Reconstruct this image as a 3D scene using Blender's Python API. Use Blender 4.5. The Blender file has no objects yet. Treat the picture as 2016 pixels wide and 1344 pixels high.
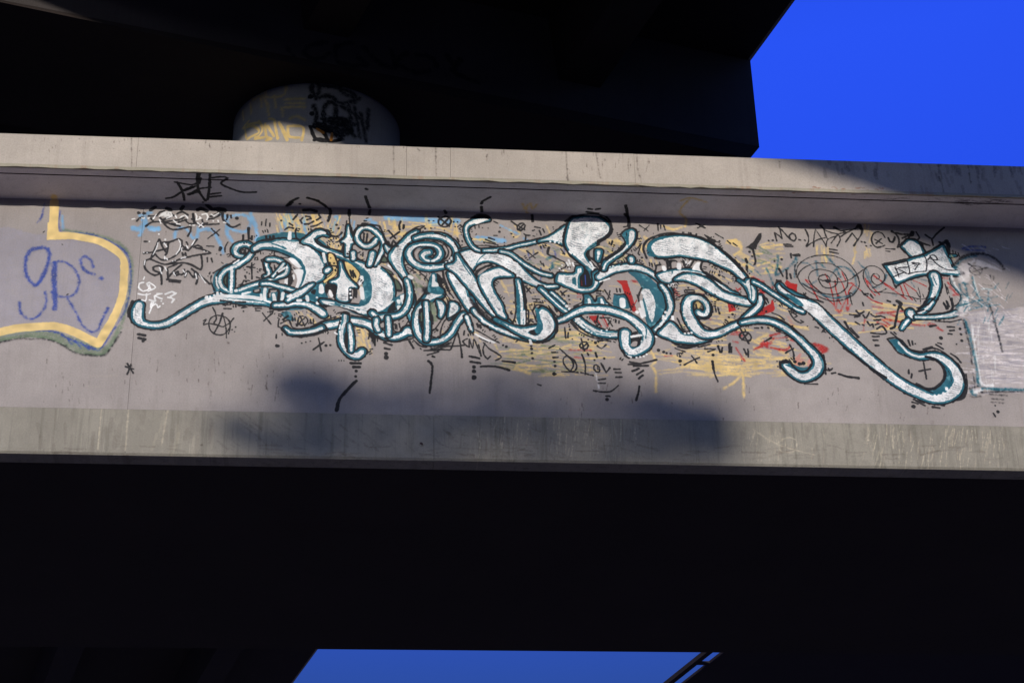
import bpy, math, random, re
import numpy as np
from mathutils import Vector, Matrix

S = bpy.context.scene
random.seed(7)
rng = np.random.default_rng(11)

# ------------------------------------------------------------------ camera
F_PX = 3757.9                                   # focal length for a 2016 px wide frame
AX = np.array([0.9954116, -0.02324274, -0.09281981])    # world X, Y, Z seen from the camera
AY = np.array([-0.09256003, -0.47980486, -0.87247919])
AZ = np.array([-0.02425659, 0.87706731, -0.47975468])
CAM = np.array([0.0, 0.0, 1.6])
cam_data = bpy.data.cameras.new("camera"); cam = bpy.data.objects.new("camera", cam_data)
S.collection.objects.link(cam)
m = Matrix(((AX[0], AX[1], AX[2], 0), (AY[0], AY[1], AY[2], 0), (AZ[0], AZ[1], AZ[2], 1.6), (0, 0, 0, 1)))
cam.matrix_world = m
cam_data.sensor_width = 36.0
cam_data.lens = F_PX / 2016.0 * 36.0
cam_data.clip_end = 3000.0
S.camera = cam

# ------------------------------------------------------------------ light
TAN_AZ, PROF = 0.1437, 0.143
sd = np.array([TAN_AZ, 1.0, -PROF]); sd = sd / np.linalg.norm(sd)      # direction the light travels
sun_el = math.asin(-sd[2]); 
sun_data = bpy.data.lights.new("sun", 'SUN'); sun = bpy.data.objects.new("sun", sun_data)
S.collection.objects.link(sun)
sun.rotation_euler = Vector(sd).to_track_quat('-Z', 'Y').to_euler()
sun.location = (-8, -60, 30)
sun_data.energy = 2.06; sun_data.angle = math.radians(0.55); sun_data.color = (1.0, 0.93, 0.85)
W = bpy.data.worlds.new("World"); S.world = W; W.use_nodes = True
nt = W.node_tree; nt.nodes.clear()
sky = nt.nodes.new('ShaderNodeTexSky'); sky.sky_type = 'NISHITA'; sky.sun_disc = False
sky.sun_elevation = sun_el
# compass bearing of the sun: it stands behind the camera, a little to the left
sky.sun_rotation = math.atan2(-sd[0], -sd[1])
sky.altitude = 400; sky.air_density = 1.0; sky.dust_density = 1.0; sky.ozone_density = 3.0
def vmath(op, **kw):
    n_ = nt.nodes.new('ShaderNodeVectorMath'); n_.operation = op
    for k_, v_ in kw.items(): n_.inputs[int(k_[1:])].default_value = v_
    return n_
tc = nt.nodes.new('ShaderNodeTexCoord'); sx = nt.nodes.new('ShaderNodeSeparateXYZ')
dt = vmath('DOT_PRODUCT', i1=tuple(-sd))                       # deep blue away from the sun, paler towards it
fa = nt.nodes.new('ShaderNodeMapRange'); fa.inputs[1].default_value = 0.15; fa.inputs[2].default_value = 0.95
mr = nt.nodes.new('ShaderNodeMapRange'); mr.inputs[1].default_value = 0.30; mr.inputs[2].default_value = 0.60; mr.inputs[3].default_value = 0.20; mr.inputs[4].default_value = 1.18
tm_ = nt.nodes.new('ShaderNodeMix'); tm_.data_type = 'RGBA'; tm_.inputs[6].default_value = (0.155, 0.285, 1.5, 1); tm_.inputs[7].default_value = (0.50, 0.60, 0.98, 1)
mul = vmath('MULTIPLY'); scl = vmath('SCALE')
bg = nt.nodes.new('ShaderNodeBackground'); bg.inputs[1].default_value = 0.15
out = nt.nodes.new('ShaderNodeOutputWorld'); L_ = nt.links.new
L_(tc.outputs['Generated'], sx.inputs[0]); L_(tc.outputs['Generated'], dt.inputs[0]); L_(sx.outputs[2], mr.inputs[0]); L_(dt.outputs['Value'], fa.inputs[0])
L_(fa.outputs[0], tm_.inputs[0]); L_(sky.outputs[0], mul.inputs[0]); L_(tm_.outputs[2], mul.inputs[1])
lm_ = nt.nodes.new('ShaderNodeMix'); lm_.data_type = 'FLOAT'; lm_.inputs[3].default_value = 1.0
L_(fa.outputs[0], lm_.inputs[0]); L_(mr.outputs[0], lm_.inputs[2])
hz = nt.nodes.new('ShaderNodeMapRange'); hz.inputs[1].default_value = 0.20; hz.inputs[2].default_value = 0.50; hz.inputs[3].default_value = 1.0; hz.inputs[4].default_value = 0.0
hv_ = vmath('SCALE', i0=(0.11, 0.26, 0.10)); ad = vmath('ADD')              # thin pale air low down
L_(sx.outputs[2], hz.inputs[0]); L_(hz.outputs[0], hv_.inputs['Scale'])
L_(mul.outputs[0], scl.inputs[0]); L_(lm_.outputs[0], scl.inputs['Scale']); L_(scl.outputs[0], ad.inputs[0]); L_(hv_.outputs[0], ad.inputs[1]); L_(ad.outputs[0], bg.inputs[0]); L_(bg.outputs[0], out.inputs[0])
vs = S.view_settings; vs.view_transform = 'Standard'; vs.look = 'None'; vs.exposure = 0.66; vs.gamma = 1.0; vs.use_curve_mapping = False

# ------------------------------------------------------------------ helpers
def ray(px, py):
    c = np.array([px - 1008.0, 672.0 - py, -F_PX])
    return np.array([AX @ c, AY @ c, AZ @ c])
def onY(px, py, y):
    d = ray(px, py); return CAM + d * (y / d[1])
def onZ(px, py, z):
    d = ray(px, py); return CAM + d * ((z - 1.6) / d[2])

def sc(c):                                       # 0-255 sRGB to linear
    return tuple(((v/255)/12.92 if v <= 10 else (((v/255)+0.055)/1.055)**2.4) for v in c)

def make_mesh(name, verts, faces, mat=None, parent=None, smooth=False, uvs=None):
    me = bpy.data.meshes.new(name)
    me.from_pydata([tuple(map(float, v)) for v in verts], [], faces)
    me.update()
    if uvs is not None:
        l = me.uv_layers.new(name="UVMap")
        a = np.array([uvs[i] for f in faces for i in f], dtype=np.float32).ravel()
        l.data.foreach_set("uv", a)
    if mat: me.materials.append(mat)
    if smooth:
        for p in me.polygons: p.use_smooth = True
    o = bpy.data.objects.new(name, me); S.collection.objects.link(o)
    if parent: o.parent = parent
    return o
def empty(name, loc, label=None, cat=None, group=None):
    o = bpy.data.objects.new(name, None); S.collection.objects.link(o); o.location = loc
    if label: o["label"] = label
    if cat: o["category"] = cat
    if group: o["group"] = group
    return o
def reparent_keep(o, p):
    o.parent = p; o.matrix_parent_inverse = Matrix.Translation(-Vector(p.matrix_world.translation if p.parent is None and p.type=='EMPTY' else (0,0,0)))
class MB:
    def __init__(s): s.v = []; s.f = []; s.uv = []
    def add(s, vs, fs, uv=None):
        n = len(s.v); s.v += [tuple(v) for v in vs]; s.f += [tuple(i+n for i in f) for f in fs]
        s.uv += list(uv) if uv is not None else [(0, 0)]*len(vs)
    def box(s, x0, x1, y0, y1, z0, z1):
        s.add([(x0,y0,z0),(x1,y0,z0),(x1,y1,z0),(x0,y1,z0),(x0,y0,z1),(x1,y0,z1),(x1,y1,z1),(x0,y1,z1)],
              [(0,3,2,1),(4,5,6,7),(0,1,5,4),(1,2,6,5),(2,3,7,6),(3,0,4,7)])
    def prism_x(s, prof, x0, x1, uvf=None):      # prof: list of (y,z), extruded along X
        n = len(prof)
        for i in range(n):
            a, b = prof[i], prof[(i+1) % n]
            q = [(x0,a[0],a[1]),(x1,a[0],a[1]),(x1,b[0],b[1]),(x0,b[0],b[1])]
            s.add(q, [(0,1,2,3)], [uvf(*p) for p in q] if uvf else None)
        s.add([(x0,p[0],p[1]) for p in prof], [tuple(range(n))]); s.add([(x1,p[0],p[1]) for p in prof], [tuple(range(n-1,-1,-1))])
    def tube(s, p, q, r0, r1, n=8):
        p = np.array(p, float); q = np.array(q, float); d = q-p; d /= np.linalg.norm(d)
        a = np.cross(d, [0.3,0.9,0.2]); a /= np.linalg.norm(a); b = np.cross(d, a)
        vs = []
        for c, r in ((p, r0), (q, r1)):
            for k in range(n):
                t = 2*math.pi*k/n; vs.append(tuple(c + r*(math.cos(t)*a + math.sin(t)*b)))
        s.add(vs, [(k, (k+1) % n, n+(k+1) % n, n+k) for k in range(n)] + [tuple(range(n-1,-1,-1)), tuple(range(n, 2*n))])
    def build(s, name, mat, parent=None, smooth=False, fix=True):
        o = make_mesh(name, s.v, s.f, mat, parent, smooth, s.uv)
        return o
def prism_path(prof, path):
    """extrude a (side, z) profile along plan points; side is measured to the right of the path"""
    vs = []; fs = []; n = len(prof)
    for i, p in enumerate(path):
        a = path[max(i-1, 0)]; b = path[min(i+1, len(path)-1)]
        d = np.array([b[0]-a[0], b[1]-a[1]]); d /= np.linalg.norm(d); r = np.array([d[1], -d[0]])
        for (sx, z) in prof: vs.append((p[0]+r[0]*sx, p[1]+r[1]*sx, z))
    for i in range(len(path)-1):
        for k in range(n):
            a = i*n+k; b = i*n+(k+1) % n; fs.append((a, b, b+n, a+n))
    fs.append(tuple(range(n-1,-1,-1))); fs.append(tuple(range((len(path)-1)*n, len(path)*n)))
    return vs, fs

# ------------------------------------------------------------------ materials
class NT:
    def __init__(s, name):
        s.m = bpy.data.materials.new(name); s.m.use_nodes = True; s.t = s.m.node_tree; s.t.nodes.clear()
        s.o = s.n('ShaderNodeOutputMaterial'); s.b = s.n('ShaderNodeBsdfPrincipled'); s.l(s.b.outputs[0], s.o.inputs[0])
        s.b.inputs['Specular IOR Level'].default_value = 0.25
    def n(s, t): return s.t.nodes.new(t)
    def l(s, a, b): s.t.links.new(a, b)
    def pos(s, scale=(1,1,1), loc=(0,0,0)):
        g = s.n('ShaderNodeNewGeometry'); mp = s.n('ShaderNodeMapping'); mp.inputs['Scale'].default_value = scale; mp.inputs['Location'].default_value = loc
        s.l(g.outputs['Position'], mp.inputs['Vector']); return mp.outputs[0]
    def noise(s, vec, scale, detail=4, rough=0.6, w=None):
        x = s.n('ShaderNodeTexNoise'); x.inputs['Scale'].default_value = scale; x.inputs['Detail'].default_value = detail; x.inputs['Roughness'].default_value = rough
        s.l(vec, x.inputs['Vector']); return x.outputs['Fac']
    def ramp(s, fac, stops):
        r = s.n('ShaderNodeValToRGB'); e = r.color_ramp.elements
        while len(e) > 1: e.remove(e[-1])
        e[0].position, e[0].color = stops[0][0], stops[0][1] if len(stops[0][1]) == 4 else (*stops[0][1], 1)
        for p, c in stops[1:]:
            k = e.new(p); k.color = c if len(c) == 4 else (*c, 1)
        s.l(fac, r.inputs[0]); return r.outputs[0]
    def g(s, fac, a, b, lo=0.0, hi=1.0):           # grey map range
        x = s.n('ShaderNodeMapRange'); x.inputs[1].default_value = a; x.inputs[2].default_value = b; x.inputs[3].default_value = lo; x.inputs[4].default_value = hi
        s.l(fac, x.inputs[0]); return x.outputs[0]
    def mix(s, a, b, fac, mode='MIX'):
        x = s.n('ShaderNodeMix'); x.data_type = 'RGBA'; x.blend_type = mode
        for v, i in ((fac, 0), (a, 6), (b, 7)):
            if isinstance(v, (int, float)): x.inputs[i].default_value = v
            elif isinstance(v, tuple): x.inputs[i].default_value = v if len(v) == 4 else (*v, 1)
            else: s.l(v, x.inputs[i])
        return x.outputs[2]
    def math(s, op, a, b):
        x = s.n('ShaderNodeMath'); x.operation = op
        for v, i in ((a, 0), (b, 1)):
            if isinstance(v, (int, float)): x.inputs[i].default_value = v
            else: s.l(v, x.inputs[i])
        return x.outputs[0]
    def bump(s, h, st, dist=0.01):
        b = s.n('ShaderNodeBump'); b.inputs['Strength'].default_value = st; b.inputs['Distance'].default_value = dist
        s.l(h, b.inputs['Height']); s.l(b.outputs[0], s.b.inputs['Normal'])

def concrete(name, base, stain=0.35, streak=0.3, warm=(0.30,0.25,0.19), bump=0.35, paint=None, seams=None):
    t = NT(name)
    P = t.pos()
    big = t.noise(P, 0.9, 5, 0.6); mid = t.noise(P, 6.0, 6, 0.65); fine = t.noise(P, 70.0, 4, 0.7)
    strk = t.noise(t.pos((9, 9, 0.35)), 1.6, 5, 0.7); strk2 = t.noise(t.pos((42, 42, 1.1), (3, 1, 5)), 1.0, 3, 0.6)
    col = t.mix(tuple(c*0.86 for c in base), tuple(min(1, c*1.12) for c in base), t.g(big, 0.35, 0.65))
    col = t.mix(col, tuple(c*0.80 for c in base), t.g(mid, 0.45, 0.75, 0, stain))
    col = t.mix(col, warm, t.g(strk, 0.52, 0.72, 0, streak))
    col = t.mix(col, tuple(min(1, c*1.25) for c in base), t.g(strk2, 0.62, 0.74, 0, streak*0.8))
    col = t.mix(col, tuple(c*0.55 for c in base), t.g(t.noise(t.pos((30, 30, 4), (7, 2, 1)), 1.0, 2, 0.5), 0.70, 0.78, 0, streak*0.7))
    pits = t.g(t.noise(P, 38.0, 1, 0.4), 0.78, 0.82, 0, 0.55)
    col = t.mix(col, tuple(c*0.25 for c in base), pits)
    col = t.mix(col, (0.5, 0.5, 0.5), t.g(fine, 0.3, 0.7, 0.0, 0.0))
    col = t.mix(col, t.mix((0.88,0.88,0.88), (1.10,1.10,1.10), t.g(fine, 0.3, 0.7)), 1.0, 'MULTIPLY')
    if paint:
        uv = t.n('ShaderNodeUVMap'); uv.uv_map = "UVMap"
        im = t.n('ShaderNodeTexImage'); im.image = paint; im.interpolation = 'Linear'; im.extension = 'CLIP'
        t.l(uv.outputs[0], im.inputs[0])
        pc = t.mix(im.outputs[0], t.mix((0.82,0.82,0.82), (1.12,1.12,1.12), t.g(mid, 0.3, 0.7)), 0.7, 'MULTIPLY')
        pc = t.mix(pc, col, t.g(fine, 0.62, 0.75, 0, 0.10))
        col = t.mix(col, pc, im.outputs[1])
        rr = t.g(im.outputs[1], 0, 1, 0.85, 0.62); t.l(rr, t.b.inputs['Roughness'])
    else:
        t.b.inputs['Roughness'].default_value = 0.88
    t.l(col, t.b.inputs['Base Color'])
    h = t.math('ADD', t.math('MULTIPLY', fine, 0.35), t.math('MULTIPLY', mid, 0.8))
    t.bump(h, bump, 0.006)
    return t.m

# paint strokes: traced marks, one per line (see paint_script)
PAINT = '''
# stain | weather stains
z 950 292 1010 325 90 9 14 0.5 m
z 1100 300 1290 345 88 26 16 0.35 m
z 70 275 1480 300 90 40 8 0.5 m
z 60 272 1500 296 90 60 3 0.8 m 0.7
0 m~ 0.3 : 1113,296 1115,330 1117,366 ; 1172,299 1176,325 1181,352 ; 1252,300 1255,335 1260,352 1263,372 ; 1534,320 1535,332 ; 774,284 775,345 ; 857,286 858,350 ; 258,272 260,340
0 k~ 0.35 : 822,294 825,298 ; 1190,315 1190,317 ; 1846,324 1848,350 1854,366 1857,386 ; 1905,328 1910,362
z 1620 318 2030 345 80 40 20 3.4 n 0.45
z 1800 330 2030 385 75 26 30 2.6 n 0.4
z 1560 370 1740 384 2 30 16 1.0 h
z 1680 388 1972 398 2 20 30 1.4 n 0.5
z 1880 394 1990 402 2 20 30 2 n 0.7
z 200 815 440 885 95 22 40 4 m 0.22
z 430 820 900 890 40 60 26 1.8 m 0.3
z 900 830 1300 900 90 60 34 1.2 m 0.3
z 900 830 1300 905 20 60 22 1.6 m 0.3
z 920 830 1260 900 93 60 40 0.5 u 0.8
z 1440 850 1620 905 92 34 34 0.5 u 0.7
z 1430 840 1980 910 92 40 40 3.0 m 0.22
z 1690 850 1975 915 96 90 40 0.6 u
z 70 810 190 895 92 12 40 3.4 m 0.22
z 300 820 420 890 100 12 50 3.0 u 0.18
z 90 880 1970 912 0 90 50 1.6 m 0.4
0 u~ 0.4 : 200,810 193,888 ; 253,812 247,890 ; 330,812 318,880 ; 1528,878 1545,866 1565,872 1560,892 1535,893 1528,878 ; 1480,850 1530,880 1600,900
z 80 425 1960 520 90 70 50 2.4 m 0.10
z 80 640 1960 820 90 60 60 2.6 m 0.09
z 100 560 1960 830 2 40 60 3 u 0.10
z 280 440 560 800 90 30 12 0.4 m
z 1100 760 1960 830 90 50 14 0.35 m
z 70 710 600 800 90 50 10 0.35 m
0 m~ 0.6 : 448,675 450,676 ; 617,733 618,734 ; 488,765 490,766 ; 440,733 442,734 ; 396,880 397,880 ; 525,765 526,768
z 380 690 560 790 92 14 30 0.4 m
# bubble | blue and yellow bubble outline tag with letters ER
R g~ 14 : -300,1200 -120,1160 45,1155 150,1170 260,1215 340,1265 420,1290 570,1295 640,1230 705,1120 745,1000 780,850 805,700 810,580 780,480 690,400 560,350 420,325 260,300
R l~ 9 : 250,190 260,290
R G~ 0 : -300,1140 -120,1110 45,1100 200,1110 330,1150 560,1230 620,1200 700,1060 730,1020 700,1130 590,1300 420,1290 260,1215 45,1160 -120,1170 -300,1210
R X~ 0 : -300,330 40,330 200,345 440,365 600,420 720,520 740,700 700,900 560,1150 380,1120 200,1070 -300,1110
R b~ 6 : 235,150 225,230 240,310 300,325 440,330 560,360 660,405 740,460 785,520 800,620 800,750 770,900 720,1010 650,1120 590,1210 550,1262
R b~ 10 : 250,1140 300,1170 380,1200 450,1230 530,1258
R b~ 7 : 45,1105 150,1108 240,1130 ; 290,1165 330,1215 ; 350,1180 400,1240 ; 400,1200 470,1255
R b~ 5 : 45,745 80,710 120,640 ; 50,240 85,200 110,90
R y~ 26 : 186,20 188,80
R y 34 : 188,75 187,160 182,260 178,335
R y 31 : 165,345 300,345 440,365 560,395 660,450 735,520,23 750,600 745,720,30 735,820,30 700,920,30 650,1030,32 590,1130,34 545,1210,30
R y 34 : -300,1130 -120,1090 40,1075 120,1070 200,1070,32 290,1095 380,1130 450,1165 540,1210
R Y/ 0 : 135,240 215,240 225,330 300,345 290,375 128,380
R b~ 14 : 45,745 0,720 -40,640 -40,540 -10,470 40,450 90,440 135,455 150,500 140,560 115,630 85,690 45,745
R b~ 9 : 115,800 125,870 100,940 45,1000 -20,1010 -80,960 -90,880
R b~ 20 : 192,570 188,700 192,800 193,930
R b~ 9 : 190,560 250,550 320,585 370,640 390,710 370,780 340,820 285,835 220,830 170,800
R b~ 9 : 290,840 340,920 390,1020 430,1080 480,1115 530,1105 560,1050 590,980 622,925
R b~ 10 : 500,600 480,540 430,510 400,540 410,590 440,630 505,655
R b~ 17 : 565,685 567,688
R k~ 3 : -300,1216 -120,1175 45,1172 150,1180 260,1225 340,1275 420,1297 580,1305 640,1250 700,1150 722,1120
R k 3 : 100,320 112,310 ; 250,415 258,420 ; 288,820 300,812
# blue_tag | pale blue sprayed tag behind the upper left marker writing
A l~ 30 : 160,380 260,400 330,330 450,400 560,400
A l~ 45 : 180,390 220,400 ; 440,400 540,410 ; 330,250 360,320
A l~ 26 : 270,500 310,400 350,330 ; 270,200 380,170 450,150
A l~ 24 : 800,540 815,440 900,380 1000,420 1080,540 1130,540 1160,440 1160,380
A l~ 26 : 1160,440 1280,400 1400,430 1440,520 1500,630 1540,760
A l~ 30 : 1480,180 1560,200 1600,300 1600,460 1680,590
A l~ 26 : 1640,220 1800,180 1920,220 1960,320 1900,430 1760,440 1640,380 ; 1960,160 1990,330
B l~ 26 : 740,0 790,80 800,200 830,260 800,340 ; 1230,0 1240,100
C l~ 30 : 20,40 50,130 30,220 ; 780,60 820,110 ; 1250,110 1300,100
0 l~ 6 : 760,430 830,432 ; 735,440 745,470 ; 940,470 990,475 ; 620,470 640,490 ; 850,440 900,436 ; 815,432 870,436
# yellow_scribble | faded yellow brush scribble behind the letters
z 545 425 600 470 75 26 38 1.6 y
z 600 470 680 500 100 26 30 1.6 y
z 590 430 690 470 110 24 26 1.5 y
z 590 440 700 480 105 14 30 1.6 l
z 545 430 610 470 85 10 36 2.2 l
z 745 435 800 455 80 14 16 2.2 y
z 760 440 900 475 8 18 50 2.0 y
z 830 430 900 460 85 10 30 2.2 y
z 925 465 960 480 10 5 40 2 y
0 y~ 1.8 : 740,470 780,462 830,462 ; 1003,452 1012,468 1022,462 1014,445 ; 880,455 905,460 ; 1075,445 1082,460
0 l~ 2 : 985,445 1020,462 ; 1030,470 1050,480
z 1020 480 1120 560 20 50 26 2.2 y
z 1030 490 1120 540 10 18 18 1.6 g
z 1040 490 1110 550 80 8 16 1.6 b
z 1170 475 1240 520 30 26 20 2.4 y
z 1180 480 1240 520 20 8 16 2 g
z 1250 465 1290 520 60 16 26 2.2 y
z 1330 590 1470 650 3 40 60 1.6 y
z 1340 570 1440 600 10 18 40 2 y
z 1400 500 1480 560 30 36 24 2.4 y
z 1480 480 1540 540 175 26 24 2.4 y
z 1480 490 1530 540 30 12 18 2 g
z 990 590 1060 730 2 70 62 1.8 y
z 985 640 1050 725 3 16 50 1.6 g
z 1060 650 1180 740 1 70 70 1.7 y
z 1060 650 1170 735 2 24 60 1.6 g
z 1330 660 1420 730 1 30 60 1.8 y
z 1300 690 1470 740 2 60 70 2.0 y 0.7
z 1400 700 1600 740 1 70 80 2.0 y 0.7
z 1480 640 1580 700 12 26 40 2.4 y
z 1730 600 1810 650 3 26 90 2.0 y
z 1530 590 1560 660 20 14 26 2 y
z 1640 610 1720 640 1 10 30 2 y
z 1680 440 1720 515 90 12 24 2.2 y
z 1605 485 1640 515 88 10 24 2.2 y
z 640 600 700 640 10 16 40 2.4 y
z 700 640 730 690 70 18 26 2.6 y
z 800 520 900 620 30 26 30 2.2 y
z 810 545 860 580 60 16 18 2.6 g
z 880 570 920 620 50 18 22 2.2 y
z 560 560 700 640 60 20 30 2.2 y
0 y~ 2.4 : 1280,690 1290,712 1282,720 1290,735 1290,772 ; 1460,735 1448,750 1425,765 ; 1462,740 1464,782 ; 1340,395 1358,390 1390,398 ; 1355,393 1340,410 1338,418 1348,428 1350,440 1348,446 ; 1305,446 1325,453 1340,448 ; 1430,480 1440,475 1455,478 1458,492 1445,503 ; 1510,660 1490,668 ; 1028,400 1034,412 1038,402 ; 1044,400 1048,410 1056,402 ; 1035,415 1038,418
0 y~ 3 : 1432,476 1448,474 ; 1015,725 1042,735
0 Y~ 0 : 1430,478 1440,472 1455,476 1455,488 1440,484
0 Y~ 0 : 648,500 660,498 666,516 662,540 655,548 640,560 632,558 645,535
0 Y~ 0 : 678,515 700,530 707,542 702,556 698,560 690,545 682,528
z 560 430 660 470 70 40 30 1.8 y
z 620 470 700 540 30 24 24 2.2 y
z 700 450 800 560 60 40 26 2 y
z 1000 560 1180 660 3 60 40 1.8 y 0.8
z 1200 560 1440 640 5 50 34 1.8 y 0.8
z 820 560 1000 690 60 30 26 2 y 0.8
z 560 500 760 640 50 30 24 2.2 y 0.8
# red_tag | red brush tag half covered by the white letters
J R/ 0 : 410,1030 570,1030 640,1240 720,1500 660,1510 640,1470 560,1300 480,1100
K R/ 0 : 320,0 415,0 440,80 510,330 560,230 570,250 500,390 480,380 440,240
K r~ 10 : 1140,80 1150,150 1130,300 ; 1150,80 1220,200 ; 680,20 720,60
J r~ 16 : 650,1040 720,1050 ; 1290,1180 1340,1240
I R/ 0 : 1220,560 1380,560 1340,700 1280,640
I r 10 : 1440,560 1520,720 ; 1330,570 1420,720
I r~ 22 : 800,500 860,540
I r~ 8 : 1060,230 1110,240 ; 1060,270 1120,280 ; 900,1090 1100,1080 ; 1000,1190 1120,1200 ; 800,680 900,660 ; 1100,1080 1260,1090
K r~ 8 : 1000,1100 1100,1090 ; 1650,520 1700,540 ; 1480,50 1580,60 ; 1500,150 1580,160 ; 20,500 100,660
M R/ 0 : 210,230 320,240 310,300 330,350 230,370
M R/ 0 : 380,480 560,370 780,260 790,205 815,210 840,330 820,360 700,400 480,470
M R~ 0 : 620,50 700,50 720,110 660,150
M r~ 9 : 700,110 830,20 ; 320,50 350,90 380,60
M R/ 0 : 980,10 1130,0 1130,120 1060,110
M R~ 0 : 550,870 640,800 700,740 800,780 740,820 640,850
M r~ 14 : 780,680 900,650 ; 800,720 1000,700 ; 250,660 400,680 ; 290,760 350,770 ; 280,640 380,640 ; 320,840 430,1010 ; 1050,740 1120,760 ; 730,830 980,870 1040,800
M R~ 0 : 1320,780 1420,780 1550,850 1540,890 1440,920 1380,840
z 1560 700 1600 725 100 10 16 3 p
z 1540 630 1570 660 60 8 20 3 p
L R~ 0 : 900,820 1000,830 1110,890 1090,910 980,860
L R/ 0 : 1450,860 1520,910 1620,930 1600,1070 1540,1050 1420,920
L r 7 : 1740,860 1790,880 1850,980 1900,1080 1940,1180 ; 1860,960 1960,1060 ; 680,980 700,1020 750,990
N r 9 : 660,870 720,940 800,1080 860,1180 ; 780,960 900,1070 1010,1170 1080,1240 ; 960,780 1020,900 1060,1050 1100,1240 ; 1110,880 1120,1000 1170,1180 1200,1240 ; 1160,840 1200,880 1270,1060 1310,1240 ; 1210,740 1270,870 ; 1310,920 1400,920 1320,1040 1300,1240
N r 10 : 1360,920 1480,1010 1600,1120 1720,1200 1820,1225 ; 1600,880 1700,1000 1790,1090 ; 1570,850 1640,1010 1720,1100 ; 1700,810 1800,870 1900,940 2016,1010
N r 9 : 0,900 20,1060 160,980
0 r~ 1.6 : 1640,600 1652,616 1645,610 1650,582 ; 1652,616 1665,590 ; 1665,600 1668,612 1673,600 ; 1725,618 1790,612 ; 1740,628 1800,640 1830,640 ; 1840,640 1855,652
O r 9 : 0,720 150,850 300,950 420,1030 490,1080 ; 400,880 450,1020 ; 450,850 540,1050 580,1090 ; 470,840 640,960 ; 600,800 700,840 800,890 ; 0,1110 120,1150
O r~ 14 : 1050,760 1110,770 ; 1120,830 1150,860 1250,1000 1300,1020 ; 1200,1020 1290,1020 ; 1150,900 1230,960
Q r~ 8 : 440,80 560,100 ; 620,160 700,190 ; 560,230 640,290 ; 500,260 620,310 ; 360,230 340,360 ; 1090,270 1170,290 ; 1180,320 1250,360 ; 345,345 350,360
# teal_tag | faint teal spray tag and dark ring target at the right of the wall
N t~ 15 : 240,500 235,600 215,720 205,800 310,740 420,660 500,560 530,500
N t~ 15 : 60,690 110,790 150,900 175,960 ; 520,560 500,680 490,820 ; 600,600 700,620 780,690 ; 820,580 830,700 840,800 ; 840,600 960,680 ; 980,500 1060,600 1130,680 ; 1130,680 1190,830 ; 1150,670 1250,670 1340,720 1400,800 1430,920 1430,1000 1380,1080 1280,1120 1100,1140 960,1110 800,1030 620,930 570,900
N t~ 10 : 820,880 760,920 660,940 600,920 ; 1040,820 1090,740 1140,690 ; 1460,590 1540,680 1600,720 1640,860 1700,990 1830,900 1900,790 ; 1560,680 1600,820 1680,950 1700,1000
L t~ 8 : 780,560 860,600 940,650 ; 850,640 860,700 920,740 ; 1060,620 1100,600 ; 980,720 1060,800
O t~ 8 : 180,680 160,800 80,900 ; 560,820 620,900 ; 280,1010 340,1030 ; 640,760 800,800
# ring_target | black ring target of loose ellipses
N k 5 : 930,490 1080,500 1220,550 1340,640 1430,760 1475,880 1470,980 1400,1080 1290,1150 1130,1190 980,1170 800,1090 680,1020 590,930 540,830 520,760 530,680 580,610 660,550 780,505 930,490 ; 910,610 1040,620 1160,680 1250,770 1300,870 1290,970 1200,1060 1080,1090 930,1070 800,990 720,880 705,820 740,750 820,710 920,710 1040,740 1120,800 1150,880 1120,950 1030,990 930,970 880,910 855,850 870,810 920,790 990,800 1030,850 1040,900 1000,910 960,880
N k 5 : 910,610 780,620 640,680 560,760 540,830 ; 620,930 720,990 800,1030 900,1075 ; 880,860 920,880 960,870 ; 1040,890 1200,900 1340,860 1420,800 1540,710
N K 0 : 960,870 1000,850 1045,890 1010,915 975,900
N k 4 : 500,640 495,720 520,830 ; 500,640 540,600
N k 5 : 1890,1000 1800,1050 1700,1050 1600,960 1550,860 1540,770 1570,690 1640,655 1740,665 1820,720 1865,790 1860,870 1800,930 1740,945 1680,900 1660,840 1690,780 1740,770 1785,810 1780,860 1740,850
N k 4 : 1800,1050 1900,1060 2010,1070 ; 1680,990 1830,920
N k 5 : 1330,1060 1350,1180 1370,1240 ; 1340,1060 1370,1080
O k 4 : 0,980 150,980 300,1000 430,1020 560,1050 680,1080 820,1080 ; 670,900 700,1010 710,1160 ; 740,1000 760,1060 ; 590,1050 640,1120 ; 650,980 690,1050
N k 8 : 1520,1040 1550,1090 1600,1110 ; 1570,1080 1610,1080 ; 1650,1090 1685,1140 ; 1905,1180 1945,1195
# dimsum | black marker line of writing under the overhang at the right
N k 8 : 95,268 97,270 ; 155,265 165,265 ; 188,150 200,200 220,275 ; 188,150 250,190 300,240 ; 245,60 270,110 300,240 ; 250,70 300,110 360,180 430,250 480,275 515,230 500,180 450,155 410,190 430,250 ; 330,325 435,328 ; 350,355 460,357 ; 560,255 580,260 ; 645,260 655,265
N k 6 : 655,100 690,170 705,230 700,290 675,355,10 740,310 860,250 960,225 ; 810,95 790,200 780,355,8 ; 820,110 880,200 940,290 975,355,8 ; 940,110 970,200 990,240 ; 890,40,14 960,110 1060,150 1160,180 1000,250 975,355 ; 1100,70,12 1200,120 1280,140 1160,170 1100,240 1050,305 ; 1160,170 1190,250 1140,355
N k 8 : 1200,205 1300,140 1420,80 1480,40,20 1510,90,14 1520,150 1460,250 1395,345 ; 1270,290 1330,210 1370,155 ; 1370,155 1440,240 ; 1200,120 1420,90 ; 1510,285 1515,288 ; 1560,295 1565,298 ; 1580,345 1590,348 ; 1650,345 1665,348
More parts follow.
